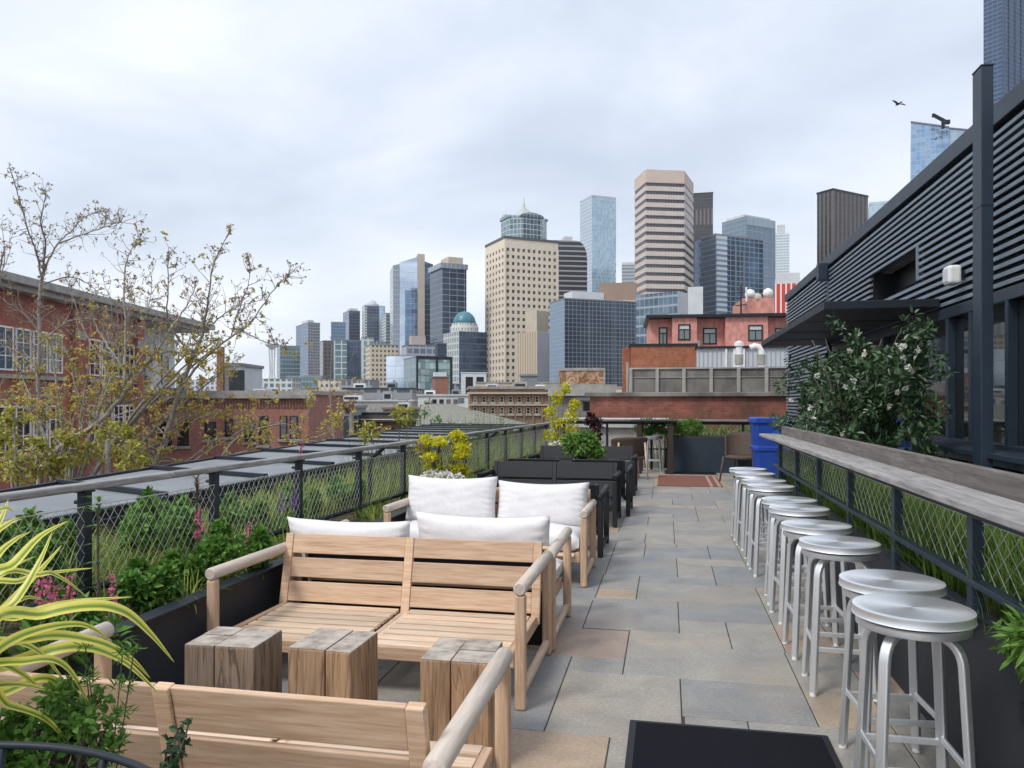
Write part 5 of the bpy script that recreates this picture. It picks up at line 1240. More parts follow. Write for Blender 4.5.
# generic far low blocks that fill the basin between
rb = random.Random(5)
GL = [('white_apt', 'white'), ('cream_apt', 'cream'), ('grey_apt', 'grey'), ('teal', 'green glass')]
spots = [(222, 262, 389, 300, 'grey_apt', 'wide grey apartment block far left among the twigs'), (262, 292, 379, 420, 'white_apt', 'white apartment block far left under the observation tower'), (286, 322, 376, 520, 'teal', 'greenish block below the grey glass tower'), (318, 350, 380, 400, 'cream_apt', 'cream block low in the gap under the white framed one'), (340, 372, 380, 330, 'grey_apt', 'grey block low in front of the navy glass one'), (440, 470, 384, 260, 'grey_apt', 'grey low block left under the domed building'), (140, 225, 380, 500, 'white_apt', 'long pale block at the far left behind the brick building'), (596, 640, 388, 110, 'cream_apt', 'tan block half hidden behind the concrete fence end')]
for (a, b_, yt, f, k, lbl) in spots: low('apartment_block', lbl, a, b_, yt, f, fm[k], M['gravelroof'], depth=18)
units = [(318, 399, 96, 14, 7, 'low grey rooftop unit at the left on the white roofed hall'), (352, 399, 97, 20, 5, 'long flat rooftop unit on the white roofed hall'), (388, 399, 98, 9, 9, 'tall narrow rooftop unit at the right on the white roofed hall'), (360, 387, 142, 12, 5, 'small rooftop unit on the slate roofed hall'), (392, 387, 143, 10, 6, 'boxy rooftop unit at the right end of the slate roofed hall'), (404, 407, 80, 12, 6, 'rooftop unit on the brown roofed range'), (428, 407, 80, 7, 8, 'slim rooftop stack on the brown roofed range'), (430, 394, 90, 10, 5, 'rooftop unit on the white shops'), (456, 394, 90, 8, 6, 'right hand rooftop unit on the white shops'), (492, 387.5, 61, 12, 5, 'low grey hatch on the stone building roof'), (520, 387.5, 62, 14, 7, 'white rooftop tank house on the stone building'), (540, 387.5, 62, 9, 4, 'small hatch at the right of the stone building roof'), (180, 392.5, 46, 16, 6, 'grey rooftop unit on the low brick building behind the branches'), (262, 392.5, 46, 12, 5, 'rooftop unit at the right on the low brick building')]
for i, (px, py, f, w_, h_, lbl) in enumerate(units):
    p = P(px, py+1.5, f); s = f/FPX; t = thing('rooftop_unit', lbl, 'roof unit', p, YAW, 'rooftop units of the middle distance')
    MB().box(-w_*s/2, w_*s/2, -.5, .8, -.3, h_*s).build('casing', [M['roofgrey'], fm['greyslab'], M['concrete'], M['white']][i % 4], t, bevel=.03)
    MB().box(-w_*s*.35, w_*s*.35, -.52, -.501, h_*s*.2, h_*s*.7).build('grille', M['slate'], t); MB().lathe([(w_*s*.12, h_*s), (w_*s*.12, h_*s*1.35), (.01, h_*s*1.45)], 10, (w_*s*.2, .1, 0)).build('vent', M['roofgrey'], t)
# ================================================================== TREES ON THE LEFT
rt = random.Random(21)
def twig(wb, lb_, bb, p, d, ln, r0, lev, r, leafn, leafs):
    """a wavering branch from p along d, with side branches"""
    n = max(3, int(ln/.22)); pts = [p.copy()]; dd = d.normalized()
    for i in range(n):
        dd = (dd+rdir(r)*.30+Vector((0, 0, .05))).normalized(); pts.append(pts[-1]+dd*(ln/n))
    rs = [max(.003, r0*(1-.75*i/n)) for i in range(n+1)]
    wb.tube(pts, rs, 4 if lev < 1 else 5, False)
    if lev > 0:
        k = max(2, int(ln*r.uniform(3.6, 5.4)))
        for _ in range(k):
            i = r.randint(1, n); q = pts[i]; base = (pts[i]-pts[i-1]).normalized()
            nd = (base*.55+rdir(r)*.9+Vector((0, 0, .25))).normalized()
            twig(wb, lb_, bb, q, nd, ln*r.uniform(.28, .55), rs[i]*.6, lev-1, r, leafn, leafs)
    else:
        for q in pts[1:]:
            if r.random() < .5: leaf(bb, q, rdir(r), rdir(r), .04, .03)
            if r.random() < leafn*(1 if p.z < LEAFTOP else .10):
                for _ in range(3): leaf(lb_, q+rdir(r)*.02, (rdir(r)+Vector((0, 0, -.3))).normalized(), rdir(r), leafs*r.uniform(.7, 1.3), leafs*.7)
LEAFTOP = 1.5+14+52/770*15
def bare_tree(label, limbs, f, leafn, leafs, seed, per=3.2, tl=1.0, lev=3, key='autumn', pre=None):
    r = random.Random(seed); o = P(*limbs[0][0][0], f); t = thing('bare_tree', label, 'tree', (o.x, o.y, GZ)); O = Vector((o.x, o.y, GZ))
    wb, lb_, bb = MB(), MB(), MB(); tk = MB()
    for li, (px, r0, r1) in enumerate(limbs):
        df = r.uniform(-1.2, 1.2) if li else 0
        pts = []
        for i, (x, y) in enumerate(px):
            q = i/max(1, len(px)-1); pts.append(P(x, y, f+df*q)-O)
        # resample smoothly
        pp = []
        for i in range(len(pts)-1):
            a = pts[max(0, i-1)]; b_ = pts[i]; c = pts[i+1]; d = pts[min(len(pts)-1, i+2)]
            for j in range(5):
                u = j/5; pp.append(.5*((2*b_)+(c-a)*u+(2*a-5*b_+4*c-d)*u*u+(-a+3*b_-3*c+d)*u**3)+rdir(r)*.012)
        pp.append(pts[-1]); n = len(pp)
        if li == 0: pp = [Vector((0, 0, 0))+(pp[0]-Vector((0, 0, pp[0].z)))*1.0]+pp; n += 1
        k_ = .82 if li == 0 else .62
        rs = [(r0+(r1-r0)*i/(n-1))*k_ for i in range(n)]
        (tk if li == 0 else wb).tube(pp, rs, 8 if li == 0 else 6, False)
        tot = sum((pp[i+1]-pp[i]).length for i in range(1, n-1))
        for _ in range(int(tot*per)+2):
            i = r.randint(max(2, int(n*.18)), n-1); base = (pp[i]-pp[i-1]).normalized()
            nd = (base*.5+rdir(r)*.95+Vector((0, 0, .3))).normalized(); nd -= CF*nd.dot(CF)*.35
            twig(wb, lb_, bb, pp[i], nd, tl*r.uniform(.4, 1.0)*(1-.62*i/n), max(.008, rs[i]*.45), lev-1, r, leafn, leafs)
        twig(wb, lb_, bb, pp[-1], (pp[-1]-pp[-2]).normalized(), tl*.3, rs[-1], lev-1, r, leafn, leafs)
    tk.build('trunk', M['bark'], t, smooth=True); wb.build('branches', M['bark'], t, smooth=True)
    nv = len(lb_.v); nf_ = len(lb_.f); lb_.add(bb.v, bb.f, 1); lb_.build('foliage', [LEAF[key], LEAF['bud']], t)
    return t
bare_tree('bare street tree with an upright trunk at the far left', [
  ([(38, 440), (38, 400), (39, 340), (39, 300), (44, 268)], .06, .035),
  ([(42, 280), (36, 250), (30, 235), (18, 195), (13, 178)], .04, .010),
  ([(44, 268), (45, 240), (41, 222), (46, 192)], .04, .010),
  ([(44, 268), (58, 244), (72, 230), (86, 216), (100, 212)], .035, .010),
  ([(60, 243), (85, 234), (108, 226), (120, 222), (136, 225)], .028, .008),
  ([(42, 285), (68, 277), (85, 282), (98, 292)], .026, .010),
  ([(38, 330), (20, 310), (4, 300), (-14, 280)], .03, .01),
  ([(39, 345), (62, 325), (84, 318), (104, 322)], .03, .01),
  ([(38, 370), (14, 350), (-10, 345)], .03, .01)], 16, .22, .055, 5, 12.0, .68)
bare_tree('spreading bare tree with sparse ochre leaves in front of the low brick building', [
  ([(152, 480), (157, 462), (168, 430), (178, 395), (194, 354), (203, 333)], .085, .035),
  ([(203, 333), (207, 306), (213, 268), (226, 238)], .04, .010),
  ([(178, 395), (194, 370), (208, 355), (230, 338), (250, 323), (275, 288), (288, 275)], .05, .010),
  ([(194, 354), (180, 340), (168, 320), (168, 284), (169, 250)], .04, .010),
  ([(240, 330), (256, 338), (268, 343), (283, 346)], .022, .008),
  ([(230, 338), (238, 312), (248, 286), (250, 268)], .025, .008),
  ([(164, 440), (140, 452), (122, 462)], .04, .015),
  ([(168, 430), (195, 415), (222, 412), (245, 428)], .035, .01),
  ([(203, 333), (222, 316), (240, 306), (262, 300)], .03, .009)], 15, .5, .065, 9, 13.0, .72)
bare_tree('leaning bare tree limb rising from the lower left to the centre of the twigs', [
  ([(40, 470), (62, 446), (95, 425), (115, 405), (133, 382), (152, 356)], .075, .035),
  ([(152, 356), (168, 334), (186, 306), (196, 286)], .04, .010),
  ([(124, 392), (126, 340), (124, 290), (128, 256), (140, 240)], .038, .009),
  ([(133, 382), (112, 352), (98, 330), (92, 312)], .035, .010),
  ([(95, 425), (78, 395), (70, 362), (62, 345)], .035, .01),
  ([(115, 405), (140, 398), (165, 395), (196, 398)], .03, .01),
  ([(62, 446), (40, 420), (20, 405), (-6, 398)], .035, .01),
  ([(152, 356), (172, 352), (196, 356)], .025, .009)], 14, .55, .062, 14, 13.0, .70)
bare_tree('pale twiggy tree standing farther back between the upright and the spreading trees', [
  ([(100, 470), (102, 420), (106, 370), (108, 330)], .07, .03), ([(106, 370), (84, 330), (74, 300), (70, 282)], .03, .008), ([(108, 340), (112, 310), (104, 282)], .025, .008), ([(106, 360), (140, 325), (150, 300), (152, 272)], .03, .008), ([(108, 345), (128, 318), (132, 292)], .025, .008), ([(104, 400), (70, 372), (40, 352), (16, 345)], .03, .008), ([(104, 395), (150, 370), (190, 345), (205, 318)], .03, .008), ([(103, 420), (60, 410), (25, 400)], .03, .01), ([(103, 420), (150, 405), (200, 385), (236, 360)], .03, .008), ([(102, 440), (150, 432), (210, 415)], .03, .008)], 19, .28, .075, 51, 11.0, .9)
bare_tree('slim bare tree cut by the left picture edge', [([(-14, 430), (-8, 340), (-2, 280), (4, 250)], .06, .02), ([(-4, 300), (4, 262), (2, 226)], .03, .01), ([(-2, 280), (8, 258), (10, 236)], .02, .008)], 18, .15, .07, 3, 3.2, .7)
bare_tree('low brown twiggy tree behind the seamed roof', [([(215, 470), (230, 445), (252, 430), (284, 424)], .05, .02), ([(215, 460), (252, 449), (284, 440), (316, 441)], .035, .012), ([(240, 440), (262, 415), (272, 398)], .03, .01), ([(284, 440), (305, 418), (312, 396)], .025, .008), ([(300, 440), (330, 432), (352, 414)], .02, .008)], 20, .40, .09, 31, 3.0, .9)
bare_tree('thin bare sapling rising above the white roofs', [([(335, 445), (332, 420), (330, 390), (332, 345)], .05, .015), ([(331, 400), (318, 375), (312, 350)], .025, .01), ([(331, 390), (345, 372), (352, 356)], .02, .01)], 34, .30, .12, 37, 1.6, 1.1)
def leafy(label, blobs, f, n, ln, key, seed):
    r = random.Random(seed); c0 = P(blobs[0][0], blobs[0][1], f); t = thing('leafy_tree', label, 'tree', (c0.x, c0.y, GZ)); O = Vector((c0.x, c0.y, GZ))
    w = MB(); lf = MB()
    for (x, y, rad) in blobs:
        c = P(x, y, f+r.uniform(-.6, .6))-O; rr = rad*f/FPX
        w.tube(bent((0, 0, c.z*.8), (c.x*.4, c.y*.4, c.z*.92), c, 5), [.05, .045, .04, .03, .02, .012], 5, False)
        for _ in range(max(4, int(rad*.7))):
            d = rdir(r); clump(lf, c+d*rr*r.uniform(.3, 1), rr*r.uniform(.22, .4), max(8, int(n*.1)), ln, ln*.6, r, .2, .5)
            w.tube([c, c+d*rr*.8], [.012, .006], 4, False)
    w.tube([(0, 0, 0), (0, 0, P(blobs[0][0], blobs[0][1], f).z-GZ)], [.09, .05], 7, False)
    w.build('trunk', M['bark'], t, smooth=True); lf.build('foliage', LEAF[key], t); return t
leafy('yellow green leafy treetop at the far left edge below the windows', [(20, 470, 26), (52, 462, 20), (8, 440, 16), (40, 446, 12), (14, 418, 10), (66, 440, 10)], 13, 180, .10, 'yleaf', 4)
leafy('yellow green leafy branch clumps before the brick wall, left of the leaning trunk', [(108, 440, 20), (130, 455, 16), (90, 456, 14), (142, 462, 9), (128, 432, 9)], 13.5, 150, .10, 'yleaf', 6)
leafy('ochre leafed tree filling the lower left among the branches', [(70, 425, 22), (30, 410, 18), (98, 395, 18), (60, 390, 15), (150, 400, 14), (92, 350, 14), (126, 345, 14), (160, 330, 12), (50, 340, 12), (190, 350, 14), (215, 340, 12), (225, 370, 12), (110, 372, 14), (180, 430, 14), (215, 440, 14), (20, 372, 14), (250, 425, 12), (240, 330, 9)], 15, 100, .065, 'autumn', 8)
leafy('small rust orange tree on the roofs beyond the sapling', [(352, 405, 6), (347, 409, 4)], 60, 160, .25, 'bud', 12)
leafy('brown bush row before the arcaded market', [(300, 432, 12), (330, 430, 12), (358, 432, 10), (268, 436, 12), (385, 431, 9)], 40, 90, .16, 'autumn', 13)
leafy('green treetop before the white shops', [(420, 416, 10), (405, 420, 8), (440, 420, 8)], 55, 160, .2, 'herb', 14)
leafy('pale wispy bush before the pale gable roof', [(470, 424, 12), (500, 426, 13), (450, 428, 10), (525, 428, 10)], 30, 110, .10, 'pale', 15)
# ================================================================== PLANTS OF THE LEFT BED
r = random.Random(77)
g = MB()
for i in range(560):
    y = 1.6+r.random()**1.1*15.5; x = r.uniform(-4.4, lx(y)-.03) if r.random() < .85 else r.uniform(lx(y)+.06, -2.55)
    tall = (.32 if x > -3.6 else .24) if x < lx(y) else .20
    if y > 8: tall *= 1.3
    tuft(g, (x, y, .40), 26 if y < 9 else 16, tall*r.uniform(.6, 1.15), .008 if y < 9 else .012, .28, r)
setp(g.build('grass', LEAF['grass'], smooth=False), 'yellow green grass tufts growing along the left railing bed', 'grass', kind='stuff')
g = MB()
for i in range(150):
    y = r.uniform(8.5, 17); x = r.uniform(-3.9, -2.6); tuft(g, (x, y, .40), 9, r.uniform(.6, 1.05), .006, .32, r)
setp(g.build('wispy_grass', LEAF['dgrass']), 'taller wispy olive grass at the far end of the left railing bed', 'grass', kind='stuff')
def plant(name, label, loc, blobs, n, ln, w_, key, stems=True, group=None, cat='plant', seed=1, flower=None):
    rr = random.Random(seed); t = thing(name, label, cat, loc, 0, group); lf = MB(); sm = MB(); fl = MB()
    for (c, rad) in blobs:
        clump(lf, c, rad, n, ln, w_, rr, .15, .5)
        if stems: sm.tube(bent((rr.uniform(-.03, .03), rr.uniform(-.03, .03), 0), (c[0]*.3, c[1]*.3, c[2]*.6), c, 4), .006, 4, False)
        if flower:
            R3 = rad if not isinstance(rad, (int, float)) else (rad,)*3
            for _ in range(flower[1]):
                d = rdir(rr); d.z = abs(d.z); p = Vector(c)+Vector((d.x*R3[0], d.y*R3[1], d.z*R3[2]))*1.06
                clump(fl, p, flower[2]*.5, 7, flower[2], flower[2]*.8, rr, .1, .9)
    lf.build('leaves', LEAF[key], t)
    if stems: sm.build('stems', M['bark_d'], t)
    if flower: fl.build('flowers', LEAF[flower[0]], t)
    return t
herbs = [(-2.74, 2.5, .12, 'herb'), (-2.72, 3.05, .10, 'herb2'), (-2.70, 3.6, .12, 'herb'), (-2.78, 4.0, .10, 'herb2'), (-2.62, 4.30, .17, 'herb'), (-3.35, 3.4, .20, 'herb'), (-3.35, 4.6, .21, 'herb'), (-3.45, 2.6, .20, 'herb'), (-3.3, 5.5, .17, 'herb2'), (-3.75, 4.0, .2, 'herb2'), (-3.25, 6.4, .16, 'herb'), (-3.8, 5.2, .2, 'herb'), (-3.2, 7.3, .16, 'herb2')]
hl = ['leafy green herb nearest the camera inside the left railing', 'bright green herb just behind the nearest one inside the left railing', 'dark green herb spilling over the planter beside the first railing post', 'bright green herb mid way along the net between the first two tall posts', 'round leaved green herb hanging over the planter by the bare sofa arm', 'green herb mound outside the net near the bent brace', 'green herb mound outside the net beyond the bent brace', 'green herb mound outside the net nearest the camera', 'light green herb mound outside the net by the second tall post', 'light green herb mound farther out beside the metal roof gutter', 'green herb mound outside the net before the third tall post', 'green herb mound by the gutter behind the pink spires', 'light green herb mound outside the net beyond the third tall post']
for (x, y, q, k), lbl in zip(herbs, hl): plant('leafy_herb', lbl, (x, y, .40), [((0, 0, q*.9), (q, q*1.25, q*.85)), ((.05, q*.8, q*.7), (q*.7, q*.7, q*.6)), ((-.04, -q*.7, q*1.15), (q*.5, q*.5, q*.55)), ((q*.9, q*.3, q*1.3), (q*.3, q*.3, q*.6)), ((-q*.8, q*.6, q*1.5), (q*.3, q*.3, q*.6))], 360, .045, .032, k, group='green herbs in the left bed', seed=int(y*10))
def spire(label, loc, h, key, seed):
    rr = random.Random(seed); t = thing('flower_spire', label, 'flower', loc, 0, 'flower spires along the left railing'); s = MB(); s.tube([(0, 0, 0), (.01, .01, h*.5), (.03, .0, h)], .004, 5); s.build('stem', M['bark_d'], t)
    f_ = MB(); 
    for i in range(11):
        z = h-.15+.15*i/10; clump(f_, (.03+rr.uniform(-.018, .018), rr.uniform(-.018, .018), z), .009, 5, .024-.01*i/10, .020-.008*i/10, rr, .1, .9)
    f_.build('blooms', LEAF[key], t)
    l_ = MB(); clump(l_, (0, 0, h*.2), (.08, .08, h*.25), 60, .07, .025, rr); l_.build('leaves', LEAF['herb'], t)
for i, (px, py, f, key, lbl) in enumerate([(38, 583, 3.1, 'pink', 'pink flower spire behind the tips of the striped leaves'), (46, 590, 3.15, 'pink', 'second pink flower spire close to the striped leaf tips'), (107, 588, 3.35, 'pink', 'pink flower spire low beside the first tall post'), (64, 588, 3.2, 'pink', 'small pink flower spire left of the first tall post'), (196, 518, 4.6, 'pink', 'pink flower spire left of the second tall post'), (246, 532, 4.75, 'pink', 'pale pink flower spire right of the second tall post'), (290, 494, 6.0, 'violet', 'violet flower spire left of the third tall post'), (278, 498, 6.1, 'violet', 'smaller violet flower spire beside the taller violet one'), (418, 447, 8.6, 'violet', 'violet flower spire by the lime shrub'), (298, 448, 6.6, 'pink', 'pink bloom rising above the handrail')]):
    p = P(px, py, f); spire(lbl, (p.x, p.y, .40), p.z+.05-.40, key, i)
p = P(60, 503, 3.9)
for i, (px, py, f, lbl) in enumerate([(197, 487, 4.9, 'reddish spiky rosette stem standing above the net by the second post'), (98, 510, 3.7, 'green spiky rosette stem standing above the net by the first post')]):
    p = P(px, py, f); t = thing('spiky_stem', lbl, 'plant', (p.x, p.y, .40)); s = MB(); s.tube([(0, 0, 0), (0, 0, p.z-.4)], .006, 5); s.build('stem', M['bark_d'], t)
    q = MB()
    for k in range(22): blade(q, (0, 0, p.z-.43+.004*k), r.uniform(0, 6.28), r.uniform(.03, .08), .014, .10, 3)
    for z in (.55, .7, .85):
        for k in range(9): blade(q, (0, 0, (p.z-.4)*z), r.uniform(0, 6.28), .04, .012, .07, 3)
    q.build('leaves', LEAF['bud' if i == 0 else 'herb2'], t)
lv = MB()
rl = random.Random(9); um = []
for i in range(26):
    d = rdir(rl); um.append(((d.x*.27, d.y*.27, .50+d.z*.27+rl.uniform(-.03, .03)), (rl.uniform(.07, .11), rl.uniform(.07, .11), rl.uniform(.022, .04))))
t = plant('lime_shrub', 'bright lime yellow shrub of flat flower heads behind the white sofa cushions', (-2.50, 8.45, .40), um, 85, .05, .026, 'lime', cat='shrub', seed=3)
plant('white_flowers', 'low mound of tiny white flowers under the lime shrub', (-2.42, 7.95, .40), [((0, 0, .20), (.22, .28, .13)), ((.16, -.1, .22), (.16, .18, .12)), ((-.1, .25, .2), (.16, .2, .12))], 260, .035, .02, 'herb', seed=4, flower=('white', 55, .030))
t = thing('yellow_spray', 'small yellow leaf spray rising behind the lime shrub', 'plant', (-3.3, 9.0, .40)); q = MB(); clump(q, (.12, 0, .95), (.11, .11, .08), 90, .08, .04, r); clump(q, (-.35, .1, .72), (.10, .1, .12), 80, .08, .04, r); q.build('leaves', LEAF['yleaf'], t); q = MB(); q.tube([(0, 0, 0), (.1, 0, .9)], .006, 4); q.tube([(0, 0, 0), (-.35, .1, .7)], .006, 4); q.build('stems', M['bark_d'], t)
# tall pots at the far left
def pot(name, label, x, y, w_, h, mat=None):
    t = thing(name, label, 'planter', (x, y, 0)); MB().box(-w_, w_, -w_, w_, 0, h).build('box', mat or M['slate2'], t, bevel=.006); MB().box(-w_+.03, w_-.03, -w_+.03, w_-.03, h+.001, h+.012).build('soil', M['soil'], t); return t
pot('square_planter', 'dark square planter box under the slender lime tree', -2.05, 14.9, .27, .58)
plant('lime_tree', 'slender lime yellow tree beyond the black benches', (-2.05, 14.9, .59), [((-.2, 0, .25), (.15, .15, .12)), ((.2, .05, .35), (.17, .17, .12)), ((-.05, 0, .50), (.12, .12, .1)), ((.22, 0, .62), (.13, .13, .12)), ((-.18, 0, .72), (.12, .12, .12)), ((.28, 0, .86), (.11, .1, .09)), ((-.05, 0, .98), (.10, .1, .12)), ((.12, 0, 1.16), (.08, .08, .09)), ((.02, 0, .15), (.2, .2, .12))], 110, .08, .04, 'lime', cat='tree', seed=8)
plant('white_flowers', 'white flowers at the foot of the slender lime tree', (-1.98, 14.72, .57), [((0, 0, .08), (.24, .12, .07))], 200, .04, .025, 'herb', seed=9, flower=('white', 50, .04))
pot('square_planter', 'dark square planter box under the purple leaved plant', -1.30, 14.1, .20, .55)
plant('purple_plant', 'dark purple leaved plant behind the potted green one', (-1.30, 14.1, .56), [((0, 0, .25), (.14, .14, .18)), ((.05, 0, .5), (.10, .10, .16)), ((-.07, 0, .62), (.08, .08, .13))], 130, .08, .05, 'purple', seed=10)
t = thing('table_pot', 'small black pot standing on the low black table', 'pot', (-1.30, 11.72, .431)); MB().lathe([(.09, 0), (.12, .2), (.125, .24), (.11, .24), (.105, .21)], 20).build('pot', M['black'], t, smooth=40); MB().lathe([(.001, .205), (.1, .205)], 16).build('soil', M['soil'], t)
plant('potted_plant', 'bushy bright green plant in the black pot on the low table', (-1.30, 11.72, .64), [((0, 0, .15), (.26, .26, .16)), ((.1, 0, .28), (.16, .16, .13)), ((-.12, 0, .24), (.15, .15, .13)), ((.24, 0, .1), (.12, .12, .1))], 260, .085, .045, 'herb2', seed=11)
# ------------------------------------------------------------------ right bed
g = MB()
for i in range(300):
    y = 1.4+r.random()*7.7; x = 1.30+.8*r.random()**1.4
    tuft(g, (x, y, .60), 34 if y < 6 else 20, r.uniform(.32, .56), .007, .26, r)
setp(g.build('grass', LEAF['rgrass']), 'dark green grass growing behind the net under the bar ledge', 'grass', kind='stuff')
plant('leafy_herb', 'bright feathery herb hanging over the planter rim at the lower right edge', (1.30, 2.80, .60), [((-.02, 0, .10), (.15, .2, .10)), ((-.1, .02, .12), (.12, .14, .09)), ((.05, -.15, .16), (.14, .14, .12))], 330, .07, .018, 'herb2', seed=12)
hg = plant('hedge', 'row of mixed green shrubs behind the far railing beyond the dark box planter', (1.55, 18.2, 0), [((-1.3+.33*i, r.uniform(-.1, .1), .70+r.uniform(-.08, .1)), (.26, .25, .26)) for i in range(9)], 300, .075, .035, 'herb', stems=False, cat='hedge', seed=60)
MB().box(-1.6, 1.5, -.2, .2, -.30, .46).build('trough', M['slate2'], hg)
g = MB()
for i in range(26): tuft(g, (r.uniform(-.9, 2.6), r.uniform(18.2, 18.9), -.3), 12, r.uniform(1.6, 2.1), .012, .5, r)
setp(g.build('tall_grass', LEAF['dgrass']), 'tall thin grass standing behind the far railing before the brick wall', 'grass', kind='stuff')
# ------------------------------------------------------------------ striped leaf plant in the near left pot
t = thing('herb_planter', 'dark box planter of herbs behind the black hooped chair', 'planter', CR*(-1.42)+CF*1.62, YAW)
MB().box(-.88, .84, -.25, .24, 0, .60).build('box', M['slate2'], t, bevel=.006); MB().box(-.85, .81, -.22, .21, .601, .612).build('soil', M['soil'], t)
c0 = CR*(-.86)+CF*.80
t = thing('hooped_chair', 'black metal chair with a hooped back cut off at the lower left corner', 'chair', (c0.x, c0.y, 0), YAW)
HZ = .921; ring = [(.5*math.cos(a), .5*math.sin(a), HZ) for a in [math.pi*(-.08+1.16*i/40) for i in range(41)]]
q = MB(); q.tube(ring, .0065, 10); q.build('top_rail', M['slate'], t, smooth=True)
for i in range(9):
    a = math.pi*(.0+i/8); q = MB(); q.tube([(.5*math.cos(a), .5*math.sin(a), HZ-.006), (.40*math.cos(a), .38*math.sin(a), .46)], .007, 8); q.build('back_bar', M['slate'], t, smooth=True)
MB().lathe([(.001, .43), (.39, .43), (.41, .45), (.40, .47), (.001, .475)], 40).build('seat', M['slate'], t, smooth=40)
for a in (45, 135, 225, 315):
    q = MB(); q.tube([(.30*math.cos(R(a)), .30*math.sin(R(a)), .44), (.36*math.cos(R(a)), .36*math.sin(R(a)), 0)], .012, 8); q.build('leg', M['slate'], t, smooth=True)
m, nt, b = newmat('striped_leaf'); tc = N(nt, 'ShaderNodeTexCoord'); sp = N(nt, 'ShaderNodeSeparateXYZ'); L(nt, tc.outputs['UV'], sp.inputs[0])
e_ = mathn(nt, 'ABSOLUTE', mathn(nt, 'SUBTRACT', sp.outputs[0], .5)); st_ = noise(nt, None, 1)
cbn = N(nt, 'ShaderNodeCombineXYZ'); L(nt, mathn(nt, 'MULTIPLY', sp.outputs[0], 16), cbn.inputs[0]); L(nt, mathn(nt, 'MULTIPLY', sp.outputs[1], .6), cbn.inputs[1])
isl = N(nt, 'ShaderNodeNewGeometry').outputs['Random Per Island']; L(nt, mathn(nt, 'MULTIPLY', isl, 30), cbn.inputs[2])
nf = noise(nt, cbn.outputs[0], 1.2, 2)
edge = mathn(nt, 'ADD', e_, mathn(nt, 'MULTIPLY', mathn(nt, 'SUBTRACT', nf, .5), .35))
c = ramp(nt, edge, [(.06, (.17, .28, .04)), (.15, (.34, .42, .06)), (.23, (.72, .66, .10)), (.5, (.82, .75, .20))])
L(nt, c, b.inputs[0]); b.inputs['Roughness'].default_value = .42
tr = N(nt, 'ShaderNodeBsdfTranslucent'); L(nt, c, tr.inputs[0]); ms = N(nt, 'ShaderNodeMixShader'); ms.inputs[0].default_value = .3
L(nt, b.outputs[0], ms.inputs[1]); L(nt, tr.outputs[0], ms.inputs[2]); L(nt, ms.outputs[0], nt.nodes['Material Output'].inputs[0])
STRIPE = m
t = thing('striped_leaf_plant', 'spiky plant with long arching yellow and green striped leaves', 'plant', (0, 0, 0)); b0 = P(-95, 760, 1.42); b0.z = .61; t.location = b0
def strap(pxs, w_, f0, f1):
    pts = [Vector((rt.uniform(-.05, .05), rt.uniform(-.05, .05), 0))]
    n = len(pxs)
    for i, (x, y) in enumerate(pxs): pts.append(P(x, y, f0+(f1-f0)*i/max(1, n-1))-b0)
    pp = []
    for i in range(len(pts)-1):
        a = pts[max(0, i-1)]; b_ = pts[i]; c = pts[i+1]; d = pts[min(len(pts)-1, i+2)]
        for j in range(8):
            u = j/8; pp.append(.5*((2*b_)+(c-a)*u+(2*a-5*b_+4*c-d)*u*u+(-a+3*b_-3*c+d)*u**3))
    pp.append(pts[-1]); n = len(pp); mb = MB(); vs = []; uv = []
    for i, p in enumerate(pp):
        q = i/(n-1); d = (pp[min(i+1, n-1)]-pp[max(0, i-1)]).normalized(); view = (p+b0-Vector((0, 0, EYE))).normalized()
        x = d.cross(view).normalized(); nn = x.cross(d).normalized()
        tl = R(35+15*math.sin(len(pxs)*2.1)); x = (x*math.cos(tl)+nn*math.sin(tl)).normalized(); nn = x.cross(d).normalized()
        ww = w_*.5*(min(1, .55+q*1.8) if q < .25 else 1)*(1-max(0, (q-.45)/.55)**1.5)+.0005
        vs += [p-x*ww, p+nn*ww*.28, p+x*ww]; uv += [(0, q*6), (.5, q*6), (1, q*6)]
    fs = []
    for i in range(n-1): fs += [(3*i, 3*i+1, 3*i+4, 3*i+3), (3*i+1, 3*i+2, 3*i+5, 3*i+4)]
    mb.add(vs, fs, 0, uv); mb.build('leaf', STRIPE, t, smooth=True)
